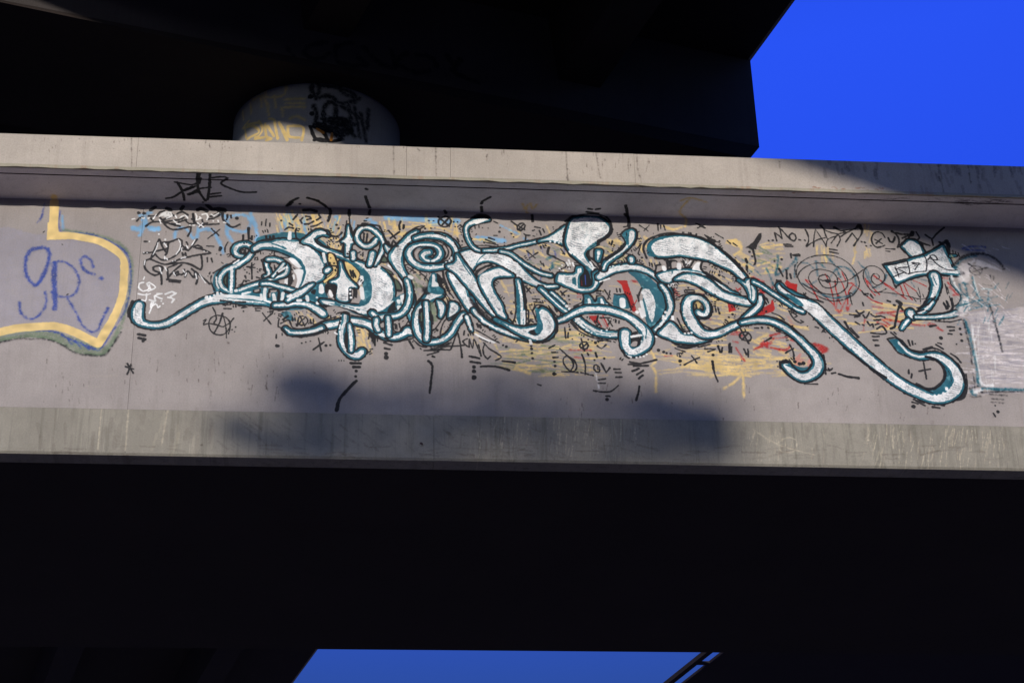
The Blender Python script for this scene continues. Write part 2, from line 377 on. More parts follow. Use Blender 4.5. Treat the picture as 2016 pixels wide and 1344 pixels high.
N k 7 : 1870,220 1830,160 1770,135 1700,160 1665,240 1690,330 1760,375 1870,340 ; 1715,250 1830,315 ; 1815,240 1735,310 ; 1030,400 1140,415 ; 1030,440 1160,465 ; 1880,390 2016,400 ; 1880,425 1950,435
N k 8 : 1920,235 1950,285 1990,290 2010,240
O k 9 : 215,150 240,205 280,215 310,180 315,135 ; 270,50,14 330,90 370,150 380,220 360,290
O k 9 : 330,70 420,95 530,100 430,155 ; 530,140 580,60,14 ; 640,60 690,150 640,190 ; 780,100 880,160 960,80 1070,-10 ; 880,160 900,260 ; 670,200 760,240 850,268 ; 995,215 1010,220
O k 6 : 180,318 318,322 ; 175,350 240,358
O K 0 : 560,40 620,50 600,120 540,130
O b~ 12 : 1350,310 1450,285 1600,280 1700,290 ; 1350,320 1500,335 1680,340
# arrow_figure | white arrow banner with thin black letters and teal edge
O P/t4k3 0 : 440,280 520,200 600,200 690,260 745,380 700,430 630,465 560,400
O k 9 : 390,290 480,370 560,480 ; 380,290 450,220 520,160 620,180 ; 690,230 760,320 790,380
O P/t4k3 0 : 190,580 300,560 500,510 650,470 790,430 900,370 1040,290 1110,440 1190,600 1280,660 1290,700 1000,680 800,680 650,700 480,760 370,810 330,790 270,680
O t 22 : 180,580 270,740 330,830 ; 340,840 480,780 620,720 800,690 1000,700 1220,700,14
O w 14 : 370,800 450,770 560,720 640,695 800,670 ; 220,590 290,680 350,790
O k 10 : 130,555 300,550 480,500 ; 130,560 200,670 270,760 300,850 330,900,14 ; 330,895 420,840 560,780 720,740 ; 790,380 900,320 1000,260 1100,200,20 ; 1110,200,24 1140,330,18 1160,450 1190,590 ; 1000,700 1140,730 1250,740
O K 0 : 1060,230 1110,190 1160,220 1170,300 1140,290 1110,260
O t 14 : 1060,270 1110,400 1180,540
O k 6 : 320,600 350,660 380,750 ; 320,610 420,650 490,690 ; 290,745 350,720 440,680 ; 370,605 460,600 520,595 ; 500,490 530,600 545,690 ; 575,530 690,535 590,545 ; 690,540 650,590 620,640 ; 620,570 715,550 ; 520,700 640,670 790,660 ; 735,380 790,470 805,560 790,660 ; 820,480 860,430 ; 850,420 920,415 970,480 940,490 860,460 ; 860,440 960,550 1100,630 1220,645 1320,615
0 P/t3k2 0 : 1870,505 1880,504
O S t4k3 30 : 920,740,60 945,850,50 925,960,38 890,1060,30 830,1170,22 740,1260,18
O w~ 18 : 1180,730 1190,780 ; 1220,840 1260,920 1300,960 ; 900,970 905,985 ; 880,1040 885,1060
O t 8 : 870,760 910,880 ; 900,740 950,860
O k 8 : 1150,760 1170,850 1250,940 1310,1010 1320,1080 1270,1160 1230,1190 ; 1080,850 1110,960 1120,1010 ; 1110,900 1140,990 ; 1150,1040 1180,1140 1190,1240 ; 1060,1130 1100,1240 ; 1100,1110 1130,1220 ; 1200,340 1205,390 ; 1240,360 1250,400 ; 1280,380 1300,430
O y~ 14 : 1180,420 1220,470 1240,490
O t~ 14 : 1160,780 1210,880 1290,980 1330,1020 1310,1140 1250,1220
Q k 9 : 730,20,13 770,50,18 745,110 715,250 700,320 660,335,12 ; 780,100 795,120 ; 695,65 705,70 ; 620,15 650,25
Q S t3k2 10 : 1130,30,22 1080,100,18 1000,155,14 930,180,10
Q S t4k2.5 28 : 885,160,34 900,190,30
Q S t3k2 10 : 860,240,14 815,290,18 785,335,12
Q S t2.5k2 9 : 950,205,12 1150,205,12 1340,180,20 1400,160,22
Q k 7 : 1070,130 1110,135 1130,120 ; 1170,250 1350,260 ; 1350,260 1470,230 ; 960,100 1080,60 1170,-30 ; 940,150 1040,120
# pillar | pale worn figure with domed head at the right edge of the wall
Q D 0 : 1500,-60 1590,-60 1620,200 1660,400 1700,700 1720,950 1720,1010 2250,1010 2250,-200 1600,-200
Q E~ 0 : 1400,170 1470,60 1520,-40 1560,20 1540,160 1480,190
Q V~ 0 : 1560,160 1900,140 2300,140 2300,1000 1720,1000 1690,800 1620,400
z 1905 620 2010 775 4 110 60 1.2 v
z 1905 600 2010 770 178 120 60 1.2 q
Q t~ 16 : 1510,240 1560,400 1600,560 1630,700 1655,850 1670,990
Q w~ 8 : 1590,300 1620,500 1650,700 1680,850 1690,930
Q k~ 6 : 1490,240 1530,400 1570,540 1585,640 1590,740 ; 1600,850 1620,970 1580,960 ; 1570,1020 1660,1000 ; 1790,50 1840,210 1900,430 1940,600 ; 1570,1110 1620,1125 1690,1110
Q w~ 16 : 1610,1065 1700,1045 ; 1690,940 1720,980 1830,990
Q t~ 14 : 1590,1050 1590,1090 1640,1105 ; 1720,1020 1850,1030 2000,1035 2200,1040
Q k~ 4 : 1700,1070 1850,1065 2000,1060 2200,1060 ; 1800,1090 2000,1105 ; 1820,1140 1950,1150 ; 1820,1180 1960,1190
O E~ 0 : 1250,620 1330,560 1450,500 1550,480 1480,600 1470,730 1440,820 1330,830 1270,760 1290,700
O E~ 0 : 1560,480 1700,520 1850,590 1950,650 1850,650 1700,600 1560,600
O D~ 0 : 1480,660 1700,600 1950,660 2080,800 2050,1000 1850,1080 1640,1060 1560,900 1500,760
O t~ 22 : 1230,600 1320,500 1440,440 1560,420
O k~ 16 : 1210,560 1330,450 1480,400 1640,390 1780,430 1900,510 1980,620
O t~ 16 : 1300,860 1330,960 1400,1030 1450,1080 ; 1380,840 1410,960 1420,1030 1500,1110 1600,1110 ; 1500,740 1530,900 1590,1040 1660,1100
O t~ 8 : 1650,920 1760,930 1860,910 ; 1600,1100 1700,1130 1850,1130 ; 1640,1050 1760,1060 1880,1040 ; 1900,840 1850,900 ; 1340,840 1430,850 ; 1450,1130 1650,1150 1720,1170 ; 1740,970 1740,1100
O w~ 9 : 1510,700 1540,860 1590,1010 1620,1080 ; 1640,930 1700,920 1800,940 ; 1370,890 1390,910 ; 1330,740 1360,780 ; 1440,1050 1520,1060 ; 1360,1090 1340,1180 1300,1240 ; 1430,1080 1460,1240
O k~ 5 : 1430,530 1550,630 1630,690 ; 1450,620 1480,590 1560,575 1640,610 1650,660 1600,710 1520,710 1470,670 1450,620 ; 1510,660 1720,605 ; 1305,700 1310,705 ; 1360,680 1362,700 ; 1660,860 1720,865 1790,880 ; 1770,720 1775,760 ; 1820,740 1822,780 ; 1760,1150 1780,1240
z 1890 590 1960 610 170 20 24 1 t
z 1880 560 1990 640 40 26 24 1.2 v 0.9
z 1880 560 1990 640 120 22 22 1.0 t 0.7
z 1900 600 1960 760 88 26 40 1.0 w 0.6
z 1900 480 1990 560 30 20 24 1.4 v 0.8
# main | big white letter piece with teal and black outline across the middle of the wall
0 T 0 : 420,545 430,530 450,520 462,540 462,575 470,590 430,592 418,570
0 K 0 : 436,548 446,538 450,560 448,572 440,566
B K 0 : 330,830 390,830 390,1080 350,1060 290,980 290,900
B G 0 : 320,880 345,870 350,1020 325,1000
B k 8 : 150,840 280,760 420,690 560,600 ; 120,880 110,960 150,1070 170,1110
0 S 5 : 273,602,6 270,614,8 271,628,7 280,637,4 295,641,3 312,641,3 330,636,3.5 355,622,4 381,606,4 405,594,5 430,588,7 450,585,8 480,588,9 510,590,8.5 535,597,5 550,603,4
D w 16 : 30,210 40,190 ; 100,190 ; 60,190 60,230 ; 160,170 ; 215,130 215,200 ; 265,140 ; 100,200 120,240
B S t4k2.5 20 : 720,430,18 660,400,20 590,405,20 520,430,24 480,490,22 500,550,20 560,580,16 600,580,12
B K 0 : 540,510 600,480 680,455 720,490 690,540 620,565 560,550
B D 0 : 580,510 610,500 600,530 ; 
B D 0 : 650,480 680,490 660,530
B S t3k2.5 20 : 745,520,16 700,590,20 640,640,22 560,690,26 500,730,26 440,755,24 340,800,20 280,860,20 250,920,20 255,1000,18 300,1070,18 390,1130,12 ; 430,760,24 430,900,22 425,1040,22 420,1150,20
B t 10 : 200,910 200,1000 240,1080 320,1140
B w 12 : 195,900 200,1000 230,1070
B w 14 : 460,700 500,670 540,640
B k 6 : 450,660 500,640 540,620
0 T 0 : 505,470 540,460 570,458 600,462 640,480 650,520 640,560 640,600 560,612 540,600 560,580 590,560 590,530 570,505 540,490 510,495
B P t4k2.5 0 : 760,460 840,405 940,385 1040,380 1160,345 1330,355 1500,380 1640,460 1750,570 1820,700 1840,820 1810,920 1740,960 1600,1060 1520,1110 1440,1180 1340,1240 1270,1290 1240,1260 1370,1160 1450,1090 1500,1020 1550,900 1560,780 1500,660 1400,580 1290,510 1150,460 1020,435 900,445 800,490 760,495
B t 10 : 1040,390 1140,420 1240,470 ; 1260,470 1200,430
B T 0 : 950,450 1150,480 1300,550 1440,640 1520,750 1540,860 1500,960 1460,1060 1420,1070 1480,960 1500,860 1480,760 1400,660 1280,600 1130,530 950,500 820,500 900,460
B k 8 : 780,520 900,490 1060,500 1200,540 1320,600 1200,605 1010,605 880,640 ; 770,390 880,340 1000,320 1180,310
B k 13 : 955,275 960,310 ; 1015,285 1020,305 ; 1065,280 1070,300 ; 605,270 605,340 ; 690,160 690,330 ; 740,275 735,330
B W 0 : 1290,620 1370,610 1440,670 1500,760 1430,755 1380,720
B W 0 : 1370,790 1520,790 1510,900 1480,1000 1430,1090 1380,1160 1330,1150 1400,1050 1430,950 1410,860
B K 0 : 1240,660 1320,680 1350,760 1330,850 1370,920 1360,1000 1300,1050 1270,1000 1290,900 1240,860
B w 24 : 1265,930 1260,1010
B w 12 : 1375,870 1380,930
B S t3k2.5 18 : 970,650 960,730 1000,830 990,890 940,900
B S t3k2.5 18 : 985,635 1110,635 1220,690 1275,760 1250,850 1120,905 1000,950 880,990 720,1040 550,1105
B S t2k2 15 : 1225,700 1150,790 1060,890
B K 0 : 1110,830 1220,760 1230,800 1110,860 ; 
B w 15 : 1150,820 1240,760
B S t3k2 18 : 900,1005 1000,1000 1150,1045 1290,1080 1390,1120,26
B w 26 : 495,1108 497,1110
B k 8 : 810,905 860,920 920,900 ; 880,650 930,740 950,850 ; 530,1030 590,1000 620,950
B k 14 : 635,885 640,900 ; 645,960 650,970
B k 8 : 735,690 735,800 740,930 ; 660,745 770,755 ; 785,600 785,640 ; 825,600 830,635 ; 1010,550 1025,560 ; 1080,565 1090,567 ; 820,775 822,777 ; 860,775 862,790 ; 700,850 702,852 ; 660,830 662,832 ; 870,520 875,550 ; 910,530 912,550
B k 10 : 1080,720 1090,780 ; 1040,960 1150,980
D T 0 : 180,200 480,130 760,60 1000,60 1300,100 1500,60 1750,0 1850,150 1800,280 1400,310 1050,340 900,280 500,230
D K 0 : 750,90 870,70 860,140 760,130
D D 0 : 775,95 850,75 850,105 780,120
D k 14 : 1010,90 990,200 ; 1010,85 1140,100 1150,160 1140,240 ; 1240,110 1320,140
D D 0 : 1025,100 1120,95 1100,120 1030,125
D D 0 : 1000,140 1030,130 1020,200 1005,200
D w 24 : 940,80 930,160 940,250 ; 1070,160 1080,220 1100,300 ; 1210,140 1200,250 ; 600,150 720,120,10
D w 30 : 200,210 330,185 500,190 650,195 800,210 880,230
D w 18 : 960,260 1000,270 1040,290 ; 880,160 885,230
D S t3.5k2.5 22 : 1090,325,18 1250,315,22 1440,298,20 1600,320,26 1730,385,36 1830,455,38
D P t3k2 0 : 1510,80 1600,20 1680,0 1500,160 1380,220 1290,270 1260,250 1400,130
D w 24 : 1800,60,35 1805,120,32 ; 1930,110 1940,160 ; 1580,190 1590,250 ; 1440,250 1480,250 ; 1290,190 1330,170 ; 1740,290,28 ; 1730,205,16
D K 0 : 1640,110 1710,80 1700,160 1640,130
D K 0 : 1870,30 2000,30 2016,110 1990,200 1960,120 1920,80 1890,160
C P t4k2.5 0 : 285,440 370,370 450,300 540,275 640,305 660,340 570,320 490,350 440,400 460,450 560,520 700,580 800,620 940,680 1080,740 1200,780 1400,830 1520,900 1610,1000 1645,1100 1650,1240 1620,1350 1540,1450 1400,1520 1250,1540 1000,1500 800,1450 600,1380 560,1340 700,1360 900,1400 1100,1430 1240,1400 1320,1300 1320,1150 1300,1020 1240,900 1100,790 960,710 800,650 640,600 470,520 380,470
C T 0 : 840,700 1000,720 1140,800 1260,900 1310,1000 1330,1160 1310,1300 1240,1380 1130,1400 1180,1280 1190,1150 1170,1000 1120,880 980,780
C K 0 : 880,710 980,760 1100,850 1150,930 1110,1060 1080,1090 1000,1000 940,900 890,800
C Y 0 : 920,745 1010,780 1110,880 1140,940 1100,1060 1070,1060 1010,980 950,880
C k 9 : 1000,880 1020,970 ; 1040,880 1045,990 ; 1010,900 1070,960 ; 1060,920 1080,980
C w 28 : 1175,980,26 1170,1040,30 1140,1090,18
C w 30 : 1170,1150 1190,1300
C K 0 : 650,600 760,620 790,680 810,800 810,900 750,990 640,1060 590,1080 570,1040 630,990 740,900 780,830 660,790
C Y 0 : 670,620 740,640 770,720 800,800 770,800 680,770
C Y 0 : 750,850 800,850 780,940 700,1010 600,1070 590,1040 680,970 740,910
C k 10 : 700,690 ; 750,770 ; 730,620 ; 685,760 690,770 ; 770,870 775,880
C w 22 : 590,620 600,680 615,745
C S t3k2 28 : 640,885,30 670,860,26
C P t3k2.5 0 : 970,200 985,290 1010,370 1060,420 1120,430 1040,450 1000,480 990,560 990,650 940,650 935,560 935,470 870,435 930,390 955,300
C k 9 : 780,450 850,420 910,360 925,250 945,120 ; 985,20 990,150 1010,280 1050,370 ; 900,460 880,580,14 ; 460,400 500,470 640,530 860,580 ; 250,410 340,340 450,260 560,240 650,300 ; 640,320 740,365 830,345 870,300,14 ; 640,320 700,340 820,375
C k 9 : 180,240 160,300 170,350 ; 160,300 180,390 240,420 ; 0,260 60,220 130,235
C w 34 : 80,300,24 70,390,32
C S t3k2.5 20 : 1395,405,18 1370,450,22 1320,490,22 1250,515,22 1180,490,22 1120,430,20 1095,350,20 1140,260,20 1230,220,18 1330,250,20 1410,310,24 1470,380,20 1510,480,16 1480,600,18 1430,700,18 1375,785,18
C k 12 : 1210,310 1200,450 ; 1260,320 1245,440 ; 1330,400 1290,450 ; 1110,190 1200,200 1290,180 1440,200 ; 1440,200 1500,320 1540,450 ; 1050,350 1080,260 1120,200
C k 8 : 1240,155 1180,165 1270,155 ; 1215,125 1250,125 ; 1245,85 1270,78 ; 1160,640 ; 1195,600 1190,660
C K 0 : 1090,640 1130,690 1250,730 1270,600 1330,580 1300,680 1250,740 1120,710
C S t3k2.5 26 : 1340,620,30 1320,700,30 1290,790,24
C S t2.5k2 22 : 1045,610,24 1045,700,22
C k 12 : 960,625 ; 1010,560
C w 26 : 1440,820,26 1430,840,24
C P t3k2.5 0 : 850,760 890,870 960,1000 1040,1080 1090,1130 980,1140 970,1330 800,1300 800,1090 700,1055 820,1000 855,900
C K 0 : 620,1090 700,1080 800,1110 790,1200 780,1290 740,1290 740,1180 680,1130 640,1200 640,1280 615,1200
C w 32 : 555,1110,30 560,1200,38 ; 690,1190,20 710,1260,26
C k 9 : 985,1150 980,1330 ; 1060,1150 1050,1300
C K 0 : 1050,1170 1110,1180 1100,1300 1050,1290
C w 20 : 1000,1170 ; 1000,1230 ; 1010,1290
C K 0 : 1450,740 1510,630 1590,750 1510,770
C G 0 : 1480,740 1515,670 1560,740
C K 0 : 1500,830 1600,870 1680,940 1640,970 1720,1020 1790,1120 1790,1200 1690,1190 1670,1080 1600,960
C G 0 : 1520,850 1600,890 1650,930 1600,920
C G 0 : 1680,1000 1740,1080 1770,1170 1710,1160
C W 0 : 1560,800 1640,790 1700,880 1770,940 1750,960 1680,900
C W 0 : 1720,980 1800,980 1830,1080 1860,1210 1820,1190 1780,1080
C P t3k2.5 0 : 1540,500 1590,540 1680,540 1600,620 1560,580
E T 0 : 200,340 500,420 760,480 900,520 1100,440 1200,300 1400,200 1430,300 1400,440 1300,540 1100,590 880,560 600,460 250,390
E w 16 : 400,420 ; 500,440 ; 610,450 ; 470,435 ; 170,350 280,365 ; 690,480 850,530 ; 840,480 900,560
E w 20 : 900,510 1040,440 ; 1090,400,20 1180,340,12
E W 0 : 1300,250 1400,240 1390,340 1340,440 1320,380
E w 30 : 1270,330,26 1275,360,24 ; 1280,430 1290,490
E k 9 : 130,400 300,420 450,450 600,500 720,560 860,590
E D 0 : 180,420 330,420 460,470 600,530 800,600 500,580 480,520 330,560 220,560
E K 0 : 1150,400 1220,330 1220,420 1250,470 1100,500
F P t4k2.5 0 : 470,280 420,350 450,385 350,440 270,520 240,600 222,700 240,830 300,950 350,1100 400,1300 420,1560 390,1650 340,1500 330,1280 300,1050 230,940 120,800 60,660 150,530 260,430 350,340
F k 8 : 0,470 80,520 150,490 200,430 330,300 460,220 580,205 480,260 ; 500,340 560,280
F S t4.5k2.5 20 : 440,390,14 600,352,18 750,350,22 880,380,26 990,450,28 1055,540,22 1065,640,16 1020,740,13 940,790,16 850,820,20 700,840,24 560,830,24 450,780,28 370,700,30 340,610,28 400,530,22 530,490,18 680,490,18 780,530,18 825,610,20 790,690,18 690,735,12 590,710,16 555,655,24 600,610,28 650,600,24
F D~ 0 : 440,560 520,540 480,620 500,720 560,760 470,740 430,660
F k 9 : 420,450 600,400 760,430 880,480 950,600 900,700 800,760 660,770 520,760 430,690 410,600 480,520 600,520 720,540 750,620 700,690
F w 14 : 990,680 990,710 ; 960,725 965,745 ; 915,755 930,780 ; 870,790 880,800 ; 720,815 ; 640,820
F k 8 : 320,480 350,460 ; 940,330 1010,400 1070,500 1120,580 ; 730,305 800,320 900,360
F T 0 : 1110,540 1250,520 1380,560 1280,580 1130,610
F k 8 : 1120,545 1250,510 1400,500 1560,500 1750,525 1900,500 2016,480
F P t3k2.5 0 : 1130,625 1300,570 1420,570 1600,580 1800,570 1900,620 1980,680 2050,820 2200,980 2400,1100 2620,1110 2500,1140 2300,1110 2000,980 1850,870 1700,770 1560,730 1440,750 1350,800 1280,890 1200,760
F t 8 : 1370,780 1430,690 1530,620 1680,595 1850,600
G P t3.5k2.5 0 : 485,-90 500,-20 590,160 700,330 800,480 900,480 830,290 770,270 740,140 620,10 540,-100
G P t3.5k2.5 0 : 460,-200 560,-120 640,-40 770,110 850,190 1000,380 1180,560 1380,720 1560,830 1680,860 1620,780 1500,770 1400,650 1200,480 1000,260 920,80 830,-80 700,-250 615,-370 610,-280 560,-220
G t 8 : 615,-380 720,-200 820,-60
G P t3.5k2.5 0 : 1255,-160 1420,-80 1465,-48 1330,-50 1230,-40 1150,0 1130,80 1170,200 1290,400 1310,500 1350,590 1250,540 1180,440 1080,280 980,100 960,-40 1080,-110
G K 0 : 890,-60 900,-130 1080,-220 1190,-240 1090,-180 950,-100 920,0
G k 8 : 1170,60 1220,10 1350,-5 1480,-10 ; 1590,180 1640,240
G D 0 : 930,-60 960,-120 1080,-180 1010,-100
F S t3k2.5 10 : 1545,100,16 1440,110,30 1330,140,30 1240,190,20 1215,260,12 1225,340,12 1260,430,12 1310,510,12 1400,570,12 1500,580,8
F W 0 : 1320,150 1440,100 1545,95 1490,130 1370,180
F K 0 : 1270,90 1380,20 1520,20 1590,60 1560,100 1500,80 1380,90
H S t3k2.5 10 : -60,575,10 100,570,12 300,545,14 450,500,10 650,460,10 800,420,8
H S t3k2.5 12 : 200,590,10 330,620,12 430,690,12 550,780,14 700,870,14 830,930,12 960,955,8
H P t3k2.5 0 : 1230,185 1080,280 940,370 780,430 900,415 1050,440 1130,470 1175,500 1160,400 1190,280
H w 18 : 950,440 ; 1020,450 ; 1080,460
H P t3.5k3.5 0 : 1275,130 1400,80 1560,70 1700,95 1800,160 1845,250 1810,330 1700,400 1600,470 1510,540 1460,620 1500,720 1600,840 1680,920 1720,980 1690,1060 1640,1100 1640,960 1560,850 1460,770 1350,680 1260,590 1200,480 1205,350
H k 14 : 1180,130 1280,60 1400,15 1560,0 1700,10 1790,50 1860,130 1880,220 1850,310 1760,390 1680,430 1690,480 1600,520 1530,590 1550,680 1600,700
H t 10 : 1600,470 1650,490 1520,560
H w 16 : 1240,590 1270,620 ; 1560,750 1620,850 ; 1520,870 1600,930 ; 1530,930 1560,960 ; 1580,1010 ; 1620,840 1660,860
H T 0 : 1380,820 1440,830 1560,850 1640,980 1640,1080 1560,1150 1420,1150 1400,1000
H K 0 : 1440,850 1510,870 1560,970 1560,1120 1420,1130 1400,980
H r 8 : 1420,1030 1430,1110
H b 8 : 1480,950 1490,1090
H P t4k2.5 0 : 1060,1010 1090,945 1200,950 1310,950 1360,920 1370,840 1420,840 1425,900 1370,960 1375,1150 1430,1160 1540,1160 1610,1120 1630,1020 1620,930 1660,900 1690,1000 1660,1100 1590,1170 1480,1190 1380,1180 1200,1110 1060,1040
H T 0 : 1290,990 1330,980 1345,1110 1290,1080
H S t3k2.5 30 : 1700,980,40 1780,930,42 1900,870,40 2016,840,45 2150,825,40 2300,840,32 2450,900,26 2560,970,24 2680,1070,24 2750,1170,26 2780,1300,26 2780,1420,24
H w 14 : 1790,850 1830,840 ; 1860,825 ; 1910,815 ; 1720,910 1780,950 ; 1700,1050 1850,1000
J T 0 : 590,910 700,900 860,950 980,1040 1080,1160 1150,1300 1160,1500 1100,1700 1000,1850 900,1760 830,1550 800,1400 820,1250 780,1120 700,1000
K P t0.6k0 0 : 650,80 740,80 810,170 850,320 825,500 795,580 740,450 690,280 660,160
K k 10 : 640,60 600,150 590,260 ; 570,170 600,260
K w 24 : 635,270 680,480 ; 610,380 650,500 ; 570,430,30 ; 655,130 660,140
K S t3k2.5 24 : 940,20,18 1010,110,22 1055,220,26 1080,330,26 1060,420,24 1000,530,20 930,620,22 850,700,22
K w 22 : 1005,430 ; 970,490 965,530 ; 1110,500,24 1115,580,24 ; 1040,570 ; 1000,615
K T 0 : 380,150 420,200 460,360 220,360 210,160 280,150
K w 48 : 345,250,46 350,330,46
K k 8 : 215,150 300,165 380,155 430,240 480,390
I T 0 : 1150,240 1230,230 1300,320 1380,270 1440,270 1500,350 1600,440 1600,480 1150,470
I k 9 : 1140,230 1140,400 1060,400 ; 1140,230 1240,230 1330,340 1350,260 1440,260 1500,340 1590,420 ; 1000,420 1080,380 1120,360
I w 26 : 1230,310,16 1240,390,30 ; 1420,310,16 1440,390,28 ; 1100,420 1130,490 ; 1500,400 1530,450 ; 1960,500,24
I S t4k2.5 14 : 490,150 560,210 640,290 760,400 860,480 920,515,18
I S t2.5k2 12 : 655,205 750,280 850,375
I w 22 : 890,415 ; 930,455 ; 965,490
I S t4k2.5 16 : 1000,570,22 1100,650,32 1200,730,34 1330,800,34 1480,840,30 1680,850,26
I w 16 : 1030,645 ; 1065,670 ; 1100,700 1160,740 ; 1190,770 1230,790 ; 1270,820 ; 1350,835 ; 1420,790 ; 1500,780 ; 1550,870
I t 7 : 1130,690 1260,790 1400,830 1560,850
I k 9 : 950,660 1050,770 1200,860 1350,910 1560,950 ; 960,640 1060,760
I S t4k2.5 22 : 730,650,12 900,580,20 1030,510,26 1180,460,32 1380,460,36 1560,480,36 1750,540,34 1900,620,36 2020,720,44 2100,820,54 2130,920,58 2080,1020,55 1980,1090,48 1880,1110,44 1800,1040,48 1780,920,52 1785,830,56
I t 7 : 1160,540 1320,490 1480,500 1650,540 1800,600 1900,690 1990,800 1990,900 ; 1480,480 1490,530 ; 1750,570 1770,590
I K 0 : 1880,880 1900,800 1960,790 2000,900 2010,1000 1930,1040 1880,990
K D 0 : 470,930 500,880 570,880 560,940 490,950
K w 20 : 480,800 620,780
K w 16 : 390,1075 ; 430,1100 475,1110 ; 560,1115 ; 615,1110 ; 670,1100 ; 715,1070 ; 450,1060
K w 14 : 560,640 ; 580,590 ; 640,780 ; 640,870 ; 690,880 ; 640,910 670,930 ; 860,740,22 ; 860,800,20
K t 8 : 660,600 710,700 700,820
K P t3.5k3 0 : 900,750 980,680 1080,590 1180,690 1260,770 1380,790 1560,800 1720,790 1600,860 1450,890 1300,880 1150,860 1000,800
K S t3.5k2.5 30 : 1500,430,26 1540,465,32 1620,460,30 1650,390,22 1620,290,22 1550,225,26 1450,205,32 1370,230,42 1330,320,52 1340,440,58 1390,560,66 1470,680,66 1580,760,50 1750,765,36 1900,710,30 2016,650,28 2150,590,26 2230,510,26 2310,440,26 2380,380,26 2440,300,26 2450,200,26
K K~ 0 : 1430,290 1500,240 1560,290 1570,350 1500,380 1450,400
K Y~ 0 : 1450,300 1500,265 1550,310 1540,350 1470,380
K k 8 : 1470,310 1480,370
K w 18 : 1280,430 ; 1290,480 ; 1320,550 ; 1350,590 ; 1360,630 ; 1300,755 ; 1355,750 ; 1400,740
K G 0 : 1230,600 1280,650 1290,700 1250,690
K k 9 : 1210,200 1300,160 1420,150 1560,180 1670,270 1700,390 1660,480 1600,510 1500,490 ; 1180,520 1240,640 1280,710 1370,720 ; 1480,510 1560,610 1640,660 1720,690 ; 1150,980 1300,1030 ; 1190,960 1330,980 1500,940 ; 1500,960 1680,920 ; 1450,930 1700,880
K K 0 : 1080,890 1200,920 1350,930 1500,930 1400,980 1250,970
J P t3.5k3.5 0 : 940,540 960,470 1080,410 1250,370 1450,365 1650,400 1850,490 2050,640 2220,790 2330,920 2390,1010 2340,1020 2180,880 2050,820 1850,730 1680,690 1500,655 1350,640 1150,660 1020,645
J T 0 : 870,560 900,460 1000,390 1200,340 1120,380 980,440 930,520 960,620 1100,680 900,660
J k 14 : 820,560 840,470 950,380 1180,315 1400,325 1600,355 1800,430 1950,520 2100,650 2250,800 2340,890 ; 820,570 870,690
J P t3.5k2.5 0 : 1040,955 1160,905 1350,880 1560,880 1650,900 1750,935 1860,1000 2000,1090 2120,1180 2260,1250 2100,1200 1900,1100 1700,960 1550,930 1400,935 1300,980 1210,1055 1150,1045 1080,1000
J P t3.5k2.5 0 : 1310,1015 1450,945 1600,950 1780,1010 1900,1100 2030,1210 2200,1270 2350,1310 2470,1350 2440,1400 2250,1370 2050,1310 1850,1210 1700,1120 1550,1050 1430,1010
J w 30 : 1130,830,30 1140,860,34 ; 1365,790,34 1365,840,36 ; 1220,1110,22 1270,1090,20
J W 0 : 1560,870 1600,790 1640,750 1685,750 1680,830 1720,900 1640,880
J t 8 : 1260,870 1260,920 ; 1550,880 1550,960
J k 12 : 1000,930 1020,800 1080,790 ; 1180,770 1200,860 1240,850 1230,740 1300,730 ; 1430,740 1460,830 1520,830 1580,740 ; 1720,740 1700,850 1800,950 1900,1010 2016,1080 ; 1150,720 1240,740
J K 0 : 1150,740 1250,720 1240,800 1190,840 1180,790
J w 10 : 1470,720 1480,800 1540,740
J S t4k2.5 30 : 640,310,42 640,370,38 620,440,26 560,520,16 480,600,13 350,690,14 250,765,14 215,850,16
J T 0 : 490,320 580,260 560,340 600,430 590,500 540,450
J k 10 : 470,330 560,250 660,230 720,290 710,400 640,520 520,620 ; 470,330 530,420 540,490 470,570 340,660 250,720
J P t4k2.5 0 : 115,580 170,580 150,660 130,730 115,720 110,650
J K 0 : 0,700 60,700 120,760 200,830 180,880 120,820 90,760
J S t3.5k2.5 26 : 635,700,28 640,735,26
L P t3.5k2.5 0 : 850,870 960,880 1010,910 900,920 960,1000 970,1150 950,1200 900,1150 880,1050 800,930 720,870 830,920
L t 8 : 900,930 920,1040 920,1160 ; 830,950 880,1080
L S t3.5k2.5 14 : 960,900,18 1060,950,14 1150,1010,13 1300,1110,13 1450,1210,13 1600,1310,14 1700,1350,16
Q S t4k2.5 34 : -615,-149,24 -594,-114,26 -533,-80,26 -455,-36,29 -376,7,36 -307,51,45 -237,94,53 -141,190,58 -11,312,60 200,505,57 400,680,52 600,845,48 800,985,46 1000,1085,42 1150,1138,38 1280,1122,48 1390,1050,54 1435,950,52 1408,840,48 1330,740,42 1220,665,32 1120,645,20 1000,660,14 870,620,14 790,540,16 745,495,14
M S t4k3 22 : 400,510,12 550,480,17 700,478,20 850,515,20 1000,600,22 1120,690,22 1250,815,26 1350,920,34 1405,1010,40 1410,1090,46 1370,1160,46 1280,1215,42 1180,1225,40 1080,1165,38 985,1075,32
M T 0 : 960,1060 1080,1070 1200,1100 1290,1090 1240,1140 1140,1150 1040,1100
M P t0k0 0 : 1180,250 1320,240 1450,300 1500,370 1560,460 1400,460 1300,380 1210,320
M T 0 : 990,130 1080,160 1180,230 1220,290 1160,290 1080,240
M k 10 : 900,0 960,60 1100,150 1240,190 1380,210 1470,240
Q T 0 : 1060,1020 1200,1000 1270,900 1280,780 1340,860 1350,960 1300,1060 1200,1090 1100,1050
Q w 18 : 1165,1105 ; 1215,1105 ; 1265,1080 ; 1300,1035 ; 1300,1020
Q T 0 : 630,470 730,455 740,510 800,580 830,620 760,620 690,540
